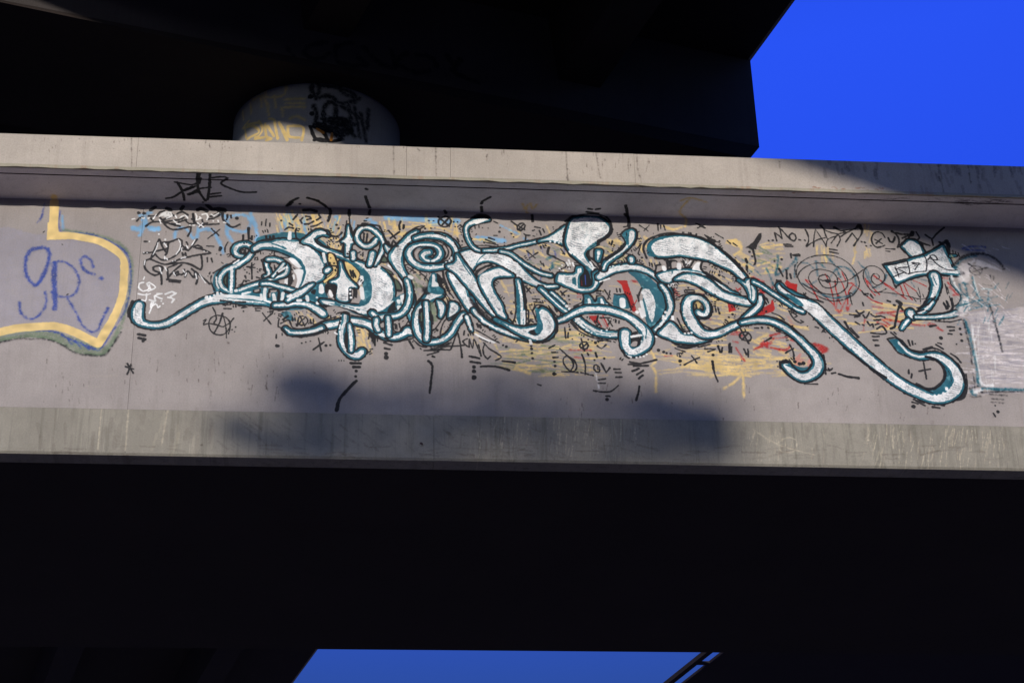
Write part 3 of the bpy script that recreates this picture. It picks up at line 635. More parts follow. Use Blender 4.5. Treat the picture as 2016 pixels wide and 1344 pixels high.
Q k 8 : 620,455 730,440 800,520 900,580 1020,600 1130,560 1250,600 1400,720 1480,850 1510,950 1510,1060 1450,1150 ; 620,460 700,560 740,610 850,660 ; 1525,860 1535,980 1500,1120,12 1400,1160 ; 1350,625 1420,670 1465,725 ; 130,260,12 180,340 280,430,14 ; 200,330 280,420 ; 1030,575 1130,550,12
Q k 12 : 120,560 260,660 400,770 600,900 ; 960,970 1080,1030 1180,1010 1260,930 1280,840 1230,740 1150,680 1060,660
E S t4k2.5 22 : -10,775,18 80,740,26 180,710,36 300,690,36 430,660,36 550,640,34 660,650,34 780,680,36 880,730,38 960,810,34 1060,870,28 1200,890,26 1330,850,30 1410,790,44 1460,810,34
E T 0 : -520,510 -400,490 -340,580 -320,640 -420,620 -500,570
D S t4k2.5 14 : 1250,680,10 1310,730,16 1420,745,18 1560,738,20 1700,710,22 1800,670,22
D k 8 : 1180,600 1300,550 1360,660 1500,680 1650,640 1800,570 2016,500 ; 1150,540 1140,650 1200,670 1280,770 ; 1340,790 1500,780 1700,750 1900,680
E S t4k2.5 22 : 455,560,20 450,650,22 420,740,24 400,850,24 410,980,30 480,1080,34 570,1150,38 650,1160,42 710,1110,34
E S t3k2 18 : 520,700,14 540,850,24 550,960,26 545,1090,18
E K 0 : 450,820 490,800 500,1000 470,1060 440,980
E w 12 : 390,560 ; 390,640 ; 380,700 370,760 ; 370,800 380,850 ; 300,820 330,840
E S t4k2.5 22 : 870,520,22 940,580,26 ; 940,600,26 1050,575,24 1180,570,22 1290,540,22 1370,470,22 1420,370,22 1440,250,20 1430,120,18 1400,20,16
E S t3k2 24 : 930,620,26 930,700,26 960,780,22 ; 1110,590,20 1120,720,24 1125,850,22
E K 0 : 970,680 1050,630 1060,770 1010,760
E D 0 : 990,690 1040,660 1045,740 1005,735
E K 0 : 820,800 900,850 900,920 840,900 ; 
E k 10 : 350,520 420,510 560,560 700,580 800,600 ; 830,800 860,870 910,950 ; 880,830 910,1010 ; 1180,640 1200,790 1300,800 1360,720 1480,700 ; 1240,700 1250,770 ; 1280,680 1290,740 ; 1220,690 1225,760 ; 1060,900 1200,960 1380,930 1500,900 ; 1500,930 1600,1020 1700,1040
E S t5k3 30 : 1830,-10,20 1830,60,38
E P t5k3 0 : 1700,260 1740,180 1830,140 1910,170 1935,240 1860,270 1760,320 1650,400 1600,400 1640,340
E S t4k2.5 24 : 1650,380,22 1580,460,22 1545,560,28 1540,680,32 1560,800,30 1620,900,30 1720,960,26 1850,955,22 1980,905,22 2060,840,22 2110,770,22 2150,690,22 2200,620,24 2260,550,28
E S t3k2.5 24 : 1690,370,24 1705,560,26 1710,740,26 1700,920,26
E K 0 : 1590,450 1640,440 1640,780 1600,720 1570,600
E G 0 : 1610,520 1630,500 1630,640 1610,640
E k 5 : 1800,120 1860,190 ; 1860,120 1820,180 ; 1790,150 1880,160 ; 1840,110 1840,180
E t 5 : 1560,620 1600,620 ; 1560,690 1600,690 ; 1560,540 1600,545
G G~ 0 : 200,340 260,360 300,480 310,640 220,640 190,500
G P t3k2.5 0 : 310,335 370,350 420,420 400,520 365,580 345,560 350,470
G P t3k2.5 0 : 520,360 600,380 635,450 590,510 530,560 490,600 490,520 510,430
G k 8 : 200,870 340,900 ; 420,200 520,330 ; 440,120 560,290 ; 400,230 460,300 480,420 440,540 380,620 280,760 ; 700,480 540,570 420,640 360,800 350,900 ; 480,310 600,350 680,440
G k 14 : 230,560 235,680 ; 205,500 215,620 ; 255,775 ; 310,780
G S t3k2.5 20 : 870,480,26 960,580,20 1060,670,18 1250,770,18 1420,830,24 1560,870,26 1700,900,26
G w 22 : 1300,790 ; 1370,820 ; 1455,815 ; 1000,640 1200,750,10
G S t2k2 18 : 760,580,24 790,660,22 830,780,18
G w 16 : 900,840 1000,900 1080,935 1180,965
G k 7 : 880,770 1000,830 1150,920 1260,975 ; 950,900 1080,960
G S t4k2.5 16 : 1540,30,16 1570,150,20 1595,300,20 1600,500,20 1600,740,18
G w 14 : 1640,490 1645,720 ; 1530,620 1545,720
G T 0 : 1520,20 1550,200 1580,700 1520,600 1515,300
G k 9 : 1490,10 1500,250 1510,450 1490,600 1440,700 ; 1600,60 1630,250 1650,450 1700,480 1700,690
I P t4k3 0 : 470,490 520,455 600,500 670,600 700,720 660,840 560,910 430,925 300,885 180,835 60,770 -40,700 -200,620 -60,680 100,740 250,760 440,725 440,750 350,780 300,820 380,860 450,860 510,800 530,720 500,620 480,560
I K 0 : 310,800 400,770 440,800 470,830 380,860 ; 
I T 0 : 400,430 460,460 470,560 500,640 520,730 490,800 440,840 400,790 440,700 430,600 420,520
I k 10 : 320,660 330,620 380,660 ; 360,470 400,560 430,650 ; 260,700 420,690 ; 380,470 430,400 540,410 640,490 700,600 740,720,14 640,860 520,950,14 440,950
I w 20 : 330,930,18 345,980,22
G K~ 0 : 790,270 870,340 1000,460 1160,620 1280,720 1200,700 1060,610 900,480
F K~ 0 : 690,900 720,900 680,990 650,1080 640,1160 660,1240 560,1240 540,1140 620,1100
F T 0 : 640,1200 660,1000 690,920 760,920 800,1050 800,1150 860,1240
F W 0 : 700,940 730,935 750,990 740,1040 790,1080 800,1120 690,1120 700,1040
F k 14 : 790,950 800,1050 850,1130 ; 860,890 880,1000 940,1160 ; 830,1000 900,1080
F k 7 : 320,830 450,910 ; 430,840 360,900 ; 510,910 600,980 ; 620,950 590,1000
F w 40 : 350,970,26 385,990,28
F K 0 : 1500,800 1560,790 1650,800 1560,830
# marks | small black marker crosses dashes and dots scattered round the letters
ticks 230
R k 9 : 815,870 790,940 785,990 ; 860,1135 915,1145 ; 865,1165 915,1175 ; 900,1188 ; 905,1170
0 k 1.2 : 250,716 262,735 ; 246,722 262,727 ; 257,718 250,737
D k 8 : 140,355 180,440 195,540 160,590 ; 210,475 120,510 80,600 110,710 200,770 300,770 380,700 410,600 370,530 300,490 210,475 ; 290,450,14 240,600 160,750 ; 300,480 340,640 350,820 ; 90,600 200,620 300,650 400,590 460,520 ; 0,620 80,600 ; 0,560 40,540 ; 0,600 30,560 ; 370,530 410,640 380,760
D k 9 : 490,655 ; 435,695 ; 475,725 ; 300,318 410,312 ; 310,375 420,375 ; 260,250 430,270 ; 490,275 640,275 ; 530,325 660,350 580,360 ; 610,415 ; 750,320 760,340 870,335 ; 790,370 880,372 ; 800,405 860,405 ; 900,440 1030,610 ; 920,560 1040,450 ; 1010,380 1100,390 ; 1010,420 1060,410 ; 1110,770 1110,830 ; 1120,940,20 1140,942,16 ; 1140,405 1300,380 ; 1150,460 ; 1210,430 ; 1180,490 ; 1210,540 1290,485 ; 1500,900 ; 1560,885 ; 1630,870 ; 1755,825 1795,1020 ; 1670,1000 1840,885 ; 1870,935,16 ; 1935,930,14
D k 8 : 1440,560 1450,510 1510,485 1570,510 1590,570 1550,620 1490,630 1440,600 1440,560 ; 1470,480 1545,640 ; 1560,500 1420,640 ; 1355,510 1360,560 ; 1395,510 1400,555 ; 1630,540 1635,580 ; 1675,535 1680,575 ; 1515,415 ; 1575,428 ; 1640,460 ; 1695,445 ; 1735,475 ; 1940,480 1945,520
D K 0 : 1820,350 1900,330 2000,340 1900,350
A k 8 : 1900,610 ; 1860,620 
A k 8 : 1310,545 1490,410 ; 1360,395 1475,500 ; 1285,660 1400,668 ; 1500,690,18 1490,720,16 ; 1440,780 ; 1505,795 ; 1610,605 1570,680 1570,750 ; 1640,790 1700,805 ; 1930,390,16 1925,550 ; 1850,500,14 1835,570 ; 1980,510 1960,560 ; 1295,840,10 1300,900 ; 1360,850 1375,910 ; 1340,1060 1330,1090 ; 1310,1120 ; 1975,920 1980,1160 ; 1910,975 2030,990 ; 1905,1065 ; 1940,1080 ; 1885,1140 1890,1160
B k 8 : 890,60 885,110 ; 960,20 945,120 ; 1015,80 1010,130 ; 1185,40,12 ; 1310,80 1350,110 ; 360,0 350,30 ; 1900,40 1920,10
C k 10 : 195,25 130,100 ; 280,70 235,110 260,160 ; 320,55 380,60 400,90 340,105 ; 300,175 360,170 440,130 ; 400,210 480,195 570,145 ; 520,30 545,70 490,110 ; 695,20 685,80 660,125 ; 70,160 115,190 ; 790,183,14 ; 820,237,13 ; 1770,130 1745,190 1755,260 ; 1815,190,14 1810,240 ; 1580,270 1690,390 ; 1750,290 1610,390 ; 1580,440 1620,510 1660,420 1700,490
0 k 2.2 : 564,404 572,396 586,389 ; 606,389 620,393 634,400 644,408 650,416 648,428 645,436 ; 597,415 610,414 622,417 ; 720,372 722,373 ; 719,386 722,396 727,407 ; 728,415 726,422 ; 687,415 687,425 ; 590,400 ; 875,413 877,420 ; 947,400 949,396 964,388 ; 947,406 948,416 ; 1231,404 1234,416 1236,430 1238,446 ; 1158,410 1165,411 ; 1173,411 1180,410 ; 1155,416 1177,419 ; 1047,425 1048,436
0 k 2.6 : 568,402 574,397 ; 605,389 625,394
F k 8 : 640,120 655,122 ; 715,122 725,124 ; 1025,138 ; 1085,140 1090,142 ; 1050,212 ; 590,240,12 ; 680,235 690,236 ; 740,233 ; 880,310,12 ; 885,268 ; 210,130 195,190 205,260 ; 265,190,13 260,245 ; 35,270 140,390 ; 195,290 60,385 ; 1130,190,14 1150,220 ; 1120,255 1130,258 ; 1130,290 ; 1080,390,12 1110,440 ; 1155,425 1160,440 ; 1155,490 ; 1350,200 1355,240 ; 1410,190 1412,225 ; 1465,228 ; 1555,235 ; 1640,130 1700,160 ; 1735,225 ; 1725,290,16 ; 1640,345 1690,345 ; 1560,380 1650,410 ; 1515,410 1660,465 ; 1510,450 1700,490 ; 1800,375 ; 1800,455 ; 1800,495 ; 1910,320 ; 1940,368
F k 10 : 890,60 810,90 795,150 830,200 900,215 965,180 985,120 940,60 890,50 ; 790,60 960,205 ; 960,70 840,200
H k 10 : 355,130 440,190 ; 500,165 445,200 450,250 500,270 550,240 565,190 530,160 480,165 ; 450,190 560,260 ; 550,170 460,260
H k 8 : 550,320 580,345 640,345 ; 580,345 570,410 ; 670,40,14 675,100 ; 670,138 ; 710,215 800,230 ; 680,270 710,262 ; 785,270,10 810,340 ; 835,245,10 865,300 ; 350,315 ; 390,368 ; 250,375 ; 250,455 ; 250,495 ; 590,580 720,690 ; 760,605 630,690 ; 800,510 810,545 ; 850,510 855,535 ; 930,530,16 905,620,12 960,655 1020,665 ; 950,650 1080,710 1190,770 1180,830 1120,850 ; 800,740 820,780 ; 840,770 855,815 ; 1110,550 1170,630 1140,620 ; 1850,470 ; 1900,440 1880,490
H w 14 : 1230,720 1250,780 ; 1200,760 1220,800 ; 1290,760 1310,810 ; 1130,800 ; 1090,850 ; 1150,880 ; 1240,850
H t~ 20 : 980,760 990,830 960,850 ; 900,700 960,680
I k 8 : 270,125 350,220 ; 330,140 280,200 ; 385,205 ; 410,265 ; 370,300 470,310 ; 390,350 530,365 ; 610,410 740,570 ; 680,400 740,500 ; 800,190 850,250 ; 900,170 820,220 ; 920,260,12 ; 930,315,10 ; 860,740 875,900 ; 915,820 905,890 ; 50,530,13 ; 350,1020,12 ; 355,1065,14 ; 360,1130,14 ; 370,1210,14 ; 620,1055 710,1005 ; 660,1115 750,1115 ; 680,1195 760,1190 ; 975,918 ; 940,770,12 ; 920,690 ; 930,730
I k 9 : 1470,170 1560,300 ; 1550,180 1520,310 ; 1650,150 1660,200 ; 1700,150 1710,200 ; 1350,190 1410,180 ; 1350,220 1410,225 ; 1520,620 1590,720 ; 1560,640 1530,690 ; 1640,620 1640,660 ; 1690,640 1690,670 ; 1400,590 1550,590 ; 1370,560 1350,660 1400,700 ; 1100,310
I k 9 : 1090,1010 1130,960 1190,960 1220,1010 1200,1060 1140,1070 1090,1030 1090,1000 ; 1110,910 1160,1090 ; 1200,980 1110,1060 ; 1360,1020 1420,1060 1490,1000 ; 1220,920 ; 1275,940 ; 1330,970,14 ; 1360,945 1440,945 ; 1120,1150 1150,1230 ; 1205,1135 1225,1165 ; 1330,1130 1350,1190 ; 1460,1210
S k 9 : 165,290 280,390 380,460 420,540 400,620 330,630 250,560 215,480 230,420 280,390 ; 280,400 360,470 370,560 330,620 ; 195,635 300,640 440,650 ; 500,370 540,470 555,560 550,680 ; 490,650 670,695
S k 9 : 690,540 680,590 720,640 770,640 765,570 720,530 690,540 ; 740,570 745,600 ; 795,510 870,650 ; 870,650 930,580 ; 990,600 1085,598 ; 1010,650 1100,652 ; 1020,720 1110,720 ; 750,760 860,745 ; 750,812 855,812 ; 680,925 800,945 930,940 1010,890 1060,845 ; 870,1010 930,1010 ; 885,1060,20 ; 590,360 605,385 ; 710,350 730,415 ; 695,460,12 ; 840,437,12 ; 80,670,20 105,672 ; 95,548,16 ; 80,485,12 ; 65,425 135,418 ; 50,345 130,342
S k 12 : 1380,860 1360,970 1330,1070 ; 1235,490 1400,510 1640,455 ; 1210,525 1400,520 ; 1290,550 1510,545 ; 1270,630 1370,590 ; 1340,680 1440,620 ; 1370,740 1430,690 ; 1130,310 1160,390 1220,430 ; 1670,310,18 ; 1750,335,16 ; 1795,355,14 ; 1855,360,14
S w~ 8 : 715,660 730,740 760,880
K k 9 : 1400,1090 1480,1200 ; 1520,1120 1440,1150 1290,1230 ; 1225,1170,18 ; 1225,1100,14 ; 1230,1230 ; 1180,1060 1260,1050 ; 1810,940 1830,1030 ; 1870,970 1860,1040 ; 1600,990 1760,990 1650,1030 ; 1730,1080,14 ; 1985,910,14 1980,1040 ; 1720,1180 1730,1240 ; 1310,90 1440,95 ; 1300,130 1450,120 ; 1350,55,12 ; 1720,350 1725,430 ; 1760,350 1775,420 ; 1800,360 1825,450 ; 1970,505,12 ; 1920,550,12 ; 1640,135 ; 1700,180,13
M k 9 : 85,820 115,900 ; 140,840 130,900 ; 235,800,14 235,900 ; 265,830 260,900 ; 430,860 460,930 ; 480,860 485,960 ; 20,935,14 ; 10,1020,12 40,1180 85,1290 ; 370,680 400,640 480,640 525,700 500,745 420,740 370,700 ; 380,590 490,785 ; 480,650 400,740 ; 570,580 620,580 ; 665,575,13 ; 750,578,12 ; 700,760 790,710 ; 1035,800 1080,900 1090,990 ; 980,910 1080,850 ; 1100,1025,16 ; 1165,1055,18 ; 1215,1045,18 ; 1480,940,10 1500,1060 1510,1190 ; 1560,1140 1600,1115 ; 1590,1180 1640,1170 ; 1680,1190 1760,1215 1850,1235
M k 7 : 1215,500 1170,515 1090,460 1040,390 1020,350 1070,370 1130,420 1100,440 ; 1000,330 1060,320 1130,380 ; 1215,500 1180,480 ; 1268,558 ; 1370,565 1410,578 ; 1480,620,14 1510,640 ; 1560,705 ; 1615,755 ; 680,160 720,260 ; 720,200 750,240 ; 740,200 745,230 ; 415,155 450,160 ; 280,400,13 ; 235,440 ; 185,475 ; 400,1010
M k 8 : 560,430 700,420 860,450 1000,520 1100,620 1190,680 ; 800,380 900,420 960,470 ; 870,620 950,650 1030,700 ; 900,1020 905,1110 920,1120 ; 910,1030,14 1000,1030,16 ; 1060,1070 1160,1150 1260,1140 1310,1060 ; 1230,1320 1400,1320
L k 8 : 205,180 280,240,18 350,280,22 ; 370,280 430,300 ; 370,165 490,235 ; 555,275 600,315 ; 640,310 700,350 ; 80,172,12 ; 0,160 ; 430,275,12 ; 320,665 ; 380,705 ; 500,725 ; 540,740 ; 600,780 ; 415,790 420,800 ; 470,810 510,830 ; 245,1070 ; 300,1105 ; 130,980 170,1020 ; 790,1110 840,1110 ; 1090,1120 1150,1240 ; 1160,1170 1180,1220
L K 0 : 1030,160 1070,150 1075,200 1060,260 1010,330 990,400 960,400 980,500 1000,590 985,640 930,660 965,600 950,520 920,400 870,380 820,380 880,340 960,270
L k 14 : 890,440 ; 930,510 ; 830,550 850,600 ; 845,660 850,720
L k 12 : 1270,580 ; 1380,555,16 ; 1520,470 1525,530 ; 1550,490 1640,490,20 ; 1340,700 1400,810 ; 1450,720 1460,850 ; 1510,780 1525,840 ; 1305,880 1365,880
J k 8 : 545,0,22 580,60,18 590,150 575,200 ; 520,215 605,205 ; 760,190 820,230 890,275 ; 910,190 830,275 ; 1040,170,12 1045,270 ; 1080,190 1085,240 ; 1130,190 1150,260 ; 1420,300,12 1440,300 ; 1540,312,13 ; 1630,325 ; 1620,160 1700,200,16 1760,230 ; 1750,180 1650,230 ; 300,450 ; 345,430 330,480 ; 720,550 790,470 ; 770,530 740,620 760,640 ; 800,685,12 ; 450,540,14 ; 400,590,13 ; 345,632 ; 640,585 ; 570,625 620,628 ; 910,760 915,810 ; 950,770 955,820 ; 990,770 1000,810 ; 965,850 ; 730,740 790,770 ; 1870,825 ; 1930,860 ; 1980,950,14
Q k 8 : 190,175 300,190 240,205 ; 260,130 300,170 350,140 ; 340,180 360,210 ; 410,150 380,210 ; 430,170 480,200 540,190 590,210 ; 470,240 540,235 ; 250,260 300,290 ; 330,290 350,300 ; 390,260 420,300 450,285 460,320 ; 480,290 520,280 ; 500,340 560,310 610,380 560,400 430,385 ; 450,428 525,425 ; 460,470 510,470 ; 485,530,12 520,530 ; 335,40 345,70 ; 1110,310,12 1180,300 ; 1310,315 1390,320 ; 1340,360 1390,355 ; 1320,395 1360,400 ; 1455,340,12 ; 1465,400,12 ; 1475,475,14 ; 1415,515 ; 1235,445,16 ; 1200,500 1240,510 ; 1180,520 1260,570 ; 860,470 880,530 ; 905,480 910,520 ; 940,510 ; 660,380 720,430 ; 700,380 720,400 ; 865,810 865,850 ; 900,855 895,900 ; 1035,730 1070,915 ; 985,825 1115,800 ; 905,1180 970,1200 ; 920,1150 1040,1190 ; 950,1170 1050,1220 ; 920,1230,18 ; 1140,1235,10 1220,1248 ; 1240,1215 1270,1220 ; 1860,1220 ; 1890,1290,14 ; 1840,1310 1860,1344
Q k 10 : 60,855,8 150,885,10 290,905,12 ; 1270,50 1310,110 ; 1300,20 1330,80 ; 1360,-10 1370,100 1300,150 1100,175
# marker_left | black and white marker writing under the overhang at the left
A k 16 : 440,110 500,70 ; 680,90 740,110 ; 900,100 930,60 ; 1290,30 1380,100 1480,90 1560,110 ; 1480,110,26 1560,120,22 ; 1150,110 1200,90 1290,130
A k 9 : 250,155,14 270,160 ; 330,165,13 350,165 ; 220,280 260,240 310,225 ; 360,360 450,300 560,290 680,310 820,350 880,360 ; 410,205 520,200 580,140 640,130 ; 580,230 640,290 720,280 870,260 940,230 ; 640,320 700,380 780,410 900,400 1030,365 ; 1050,370 1040,440 1000,510 ; 960,260 1020,320 1120,310 1060,250 ; 980,260 860,300 ; 1080,200 1090,290 1180,330 1300,310 ; 1220,260 1260,330 1470,325 ; 1300,250 1400,240 1490,190 ; 1530,160,14 1540,260 1620,340 1690,375 1790,335 ; 1605,185 1605,225 ; 1655,195 1665,230 ; 1750,240,16 ; 700,140 790,200 ; 840,170 920,140 1000,190
A k 11 : 440,240 470,270 ; 620,260 720,230 ; 760,320 860,340 ; 1180,370 1240,340 ; 1350,210 1480,160 ; 1080,170 1100,260
A w 11 : 150,255 190,245 ; 300,235 335,235 ; 395,240 415,230 ; 520,180 470,250 ; 570,210 640,150 740,150 760,200 680,240 ; 600,200 660,170 ; 570,260 590,310 ; 810,200 830,230 ; 880,230 960,190 1000,240 ; 1120,170 1140,210 1130,260 ; 1150,260 1200,240 1180,220 ; 1220,180 1290,170 1310,220 1290,260 ; 780,270 820,300 ; 830,320 880,330 ; 1150,310 1240,370 ; 1230,310 1170,370 ; 1390,280,14 ; 1460,270 1465,290 ; 1550,300 1580,310 ; 1030,345 ; 1080,345 1100,345 ; 1360,180 1400,200 1470,160 ; 560,480,12 ; 658,560,14 ; 415,592
A W~ 0 : 600,180 660,150 720,160 750,200 660,220
A k 9 : 340,592 380,592 ; 560,560 440,840 ; 570,560 620,680 680,770 ; 600,610 720,600 870,550 910,580 900,680 860,760 780,830 680,870 600,870 530,820 500,780 ; 700,620 690,740 660,800 ; 330,770 460,755 560,730 700,700 ; 430,860 500,790 ; 960,680 1010,730 1140,560 ; 980,600 1000,640 ; 880,720 950,710 ; 900,640 960,700 ; 1090,680 1150,650 1220,690 1120,690 ; 1120,690 1240,720 1350,770 1200,790 1000,830 860,870 720,930
A k 9 : 350,890 420,860 520,900 640,940 760,930 950,920 1080,960 1200,1020 1220,900 1200,790 ; 350,890 340,980 400,1060 500,1110 560,1090 620,1000 560,960 470,990 480,1030 580,1080 600,1160 600,1240 ; 700,990 830,940 ; 680,1170 780,1050 900,950 ; 690,1010 700,1160 ; 680,1170 890,1190 ; 720,1200 880,1215 ; 820,1060 810,1110 860,1100 850,1050 ; 870,1090 900,1100 940,1080 950,1020 ; 960,1130 1000,1040 1050,1100 1100,1140 1110,1050 ; 1060,1010 1200,1120 1340,1240 ; 1120,1080 1150,1160 1130,1240 ; 920,770 930,800 ; 965,770 970,800
A w 9 : 545,610 520,700 470,790 ; 860,560 890,620 880,700 820,790 ; 640,620 680,670 ; 970,830 900,850 ; 350,880 335,950 ; 570,990 600,1080 ; 1180,1090 1270,1220 ; 1120,1080 1140,1160 ; 1110,570 1060,650 ; 1000,690 980,650 ; 780,1060 810,1110 ; 980,1070 960,1120 ; 930,1030 950,1060 ; 650,980 680,1040 ; 650,820 650,860 ; 680,850 690,870 ; 770,890 ; 810,880 ; 330,760 ; 380,765 ; 905,690 910,730 ; 1250,740 ; 1300,745 ; 340,1130 325,1170
R w 6 : 905,720 870,730 865,760 900,790 950,770 930,730 950,720 1000,760 940,790 ; 950,740 960,770 ; 860,810 910,820 960,810 ; 930,810 920,870 890,860 ; 950,860 1000,870 990,830 1050,810 ; 1010,810 1050,810 ; 1000,830 1050,850 ; 970,880 960,920 1000,890 ; 985,880 950,965 ; 1010,900 1020,920 1035,910 ; 1045,870 ; 1060,890
0 w 1.6 : 325,580 338,575 346,578 335,584 ; 330,586 342,590 338,596
P k 6 : 1055,590 1110,580 1180,540 1280,500 ; 1140,470 1180,540 1195,605 ; 1120,470 1250,490 1290,480 ; 1240,560 1310,520 1400,510 ; 1300,390 1295,460 1310,540 1360,610 ; 1395,395 1390,500 1375,600 ; 1320,440 1310,480 ; 1395,440 1480,430 1530,440 1480,480 1560,520 1650,545 1750,545 ; 1400,560 1475,550 ; 1395,580 1480,572 ; 1340,620
P k 9 : 1200,530 1260,505 ; 1230,560 1300,540 ; 1310,400 1300,440
# teltale | black marker word under the middle of the white letters
G k 9 : 620,790 520,1070 ; 625,820 660,980 690,1190 ; 420,1030 600,1020 720,1010 ; 725,790 715,850 ; 770,910 700,950 760,1020 800,1040 ; 800,1040 800,920 850,1050 870,920 940,1080 980,1170,12 ; 940,1000 980,1160 ; 1040,980 1010,1060 1020,1150 1080,1220 1120,1180 ; 1020,970 1100,1060 1200,1120 1290,1190 1200,1240 ; 110,1090 350,1080 ; 220,1070 500,1080 ; 160,1160 330,1110 ; 240,1180,14 270,1190 ; 320,1040 520,970 ; 800,1180 950,1205
G k 12 : 1315,1010,13 ; 1365,1030,15 ; 920,680 935,730 ; 960,700 975,745 ; 1040,720 1080,720 ; 1120,775,14 ; 820,790,12 ; 780,730 ; 840,700
G K~ 0 : 200,1030 400,1000 540,930 500,1010 400,1060 300,1120 200,1080
T k 6 : 1130,565 1160,600 1150,700 1140,800 ; 1435,530 1505,545 ; 1440,570 1510,580 ; 1465,608,10 ; 1465,640,11 ; 1465,685,13 ; 1675,565 1765,575 ; 1515,605 1620,605 1725,632 ; 805,430 860,448 ; 810,470 845,478 ; 820,510,10 ; 820,538,12 ; 1020,470 990,420
T k 8 : 600,710,8 540,770 480,840 455,925,10 ; 560,580 630,582 ; 580,608 625,608 ; 600,638 ; 595,678
T K~ 0 : 680,360 760,380 800,420 760,400 720,440 710,390
T k 4 : 700,360 690,400 ; 720,370 715,420 ; 740,380 738,450 ; 760,380 755,420
0 k 1 : 1057,757 1064,759
'''

# ------------------------------------------------------------------ painted writing, drawn stroke by stroke
X0, X1, S0, S1 = -3.3, 7.1, 8.55, 12.15          # wall metres covered by the paint sheet: along the wall, up its girth
WY, WZ0, WZ1, FY = 15.0, 9.075, 11.215, 14.475   # web plane, its foot and head, fascia plane
FZ1, LZ0, LY = 11.575, 8.64, 14.955
RES = 250
CW, CH = int((X1-X0)*RES), int((S1-S0)*RES)
def wall_point(px, py):
    p = onY(px, py, WY)
    if p[2] <= WZ1: return p[0], p[2]
    q = onZ(px, py, WZ1)
    if q[1] >= FY: return q[0], WZ1 + (WY - q[1])
    q = onY(px, py, FY); return q[0], WZ1 + (WY - FY) + (q[2] - WZ1)
M_PX = 0.0049                                    # metres of wall per photograph pixel, mean
TILES = {'0': (0,0,1), 'A': (240,400,7.754), 'B': (400,430,7.754), 'C': (560,420,7.754), 'D': (400,560,7.754), 'E': (620,550,7.754),
 'F': (760,420,7.754), 'G': (820,550,7.754), 'H': (960,420,7.754), 'I': (1000,550,7.754), 'J': (1160,420,7.754), 'K': (1180,560,7.754),
 'L': (1360,440,7.754), 'M': (1400,560,6.719), 'N': (1500,440,7.754), 'O': (1720,450,7.754), 'Q': (1640,590,5.844), 'R': (60,380,4.073),
 'S': (1080,650,7.754), 'T': (540,560,3.734), 'P': (60,240,3.952)}
COL = {'k': (7,9,17), 'w': (222,222,220), 't': (18,88,104), 'y': (214,186,122), 'r': (158,22,20), 'b': (42,66,140), 'l': (112,160,196),
       'g': (100,118,92), 'p': (190,120,110), 'v': (212,204,204), 'q': (150,146,152), 'd': (0,0,0), 'e': (205,200,198), 'a': (112,160,196), 'm': (74,60,52), 'n': (44,34,46), 'u': (188,178,156), 'h': (150,100,70), 'x': (128,132,168)}
def smooth_noise(shape, cell, seed):
    r = np.random.default_rng(seed); h, w = shape; gh, gw = h//cell+3, w//cell+3
    g = r.standard_normal((gh, gw)).astype(np.float32)
    y = np.arange(h)/cell; x = np.arange(w)/cell
    yi = y.astype(int); xi = x.astype(int); fy = (y-yi)[:, None]; fx = (x-xi)[None]
    fy = fy*fy*(3-2*fy); fx = fx*fx*(3-2*fx)
    a = g[yi][:, xi]; b = g[yi][:, xi+1]; c = g[yi+1][:, xi]; d = g[yi+1][:, xi+1]
    return (a*(1-fx)+b*fx)*(1-fy) + (c*(1-fx)+d*fx)*fy
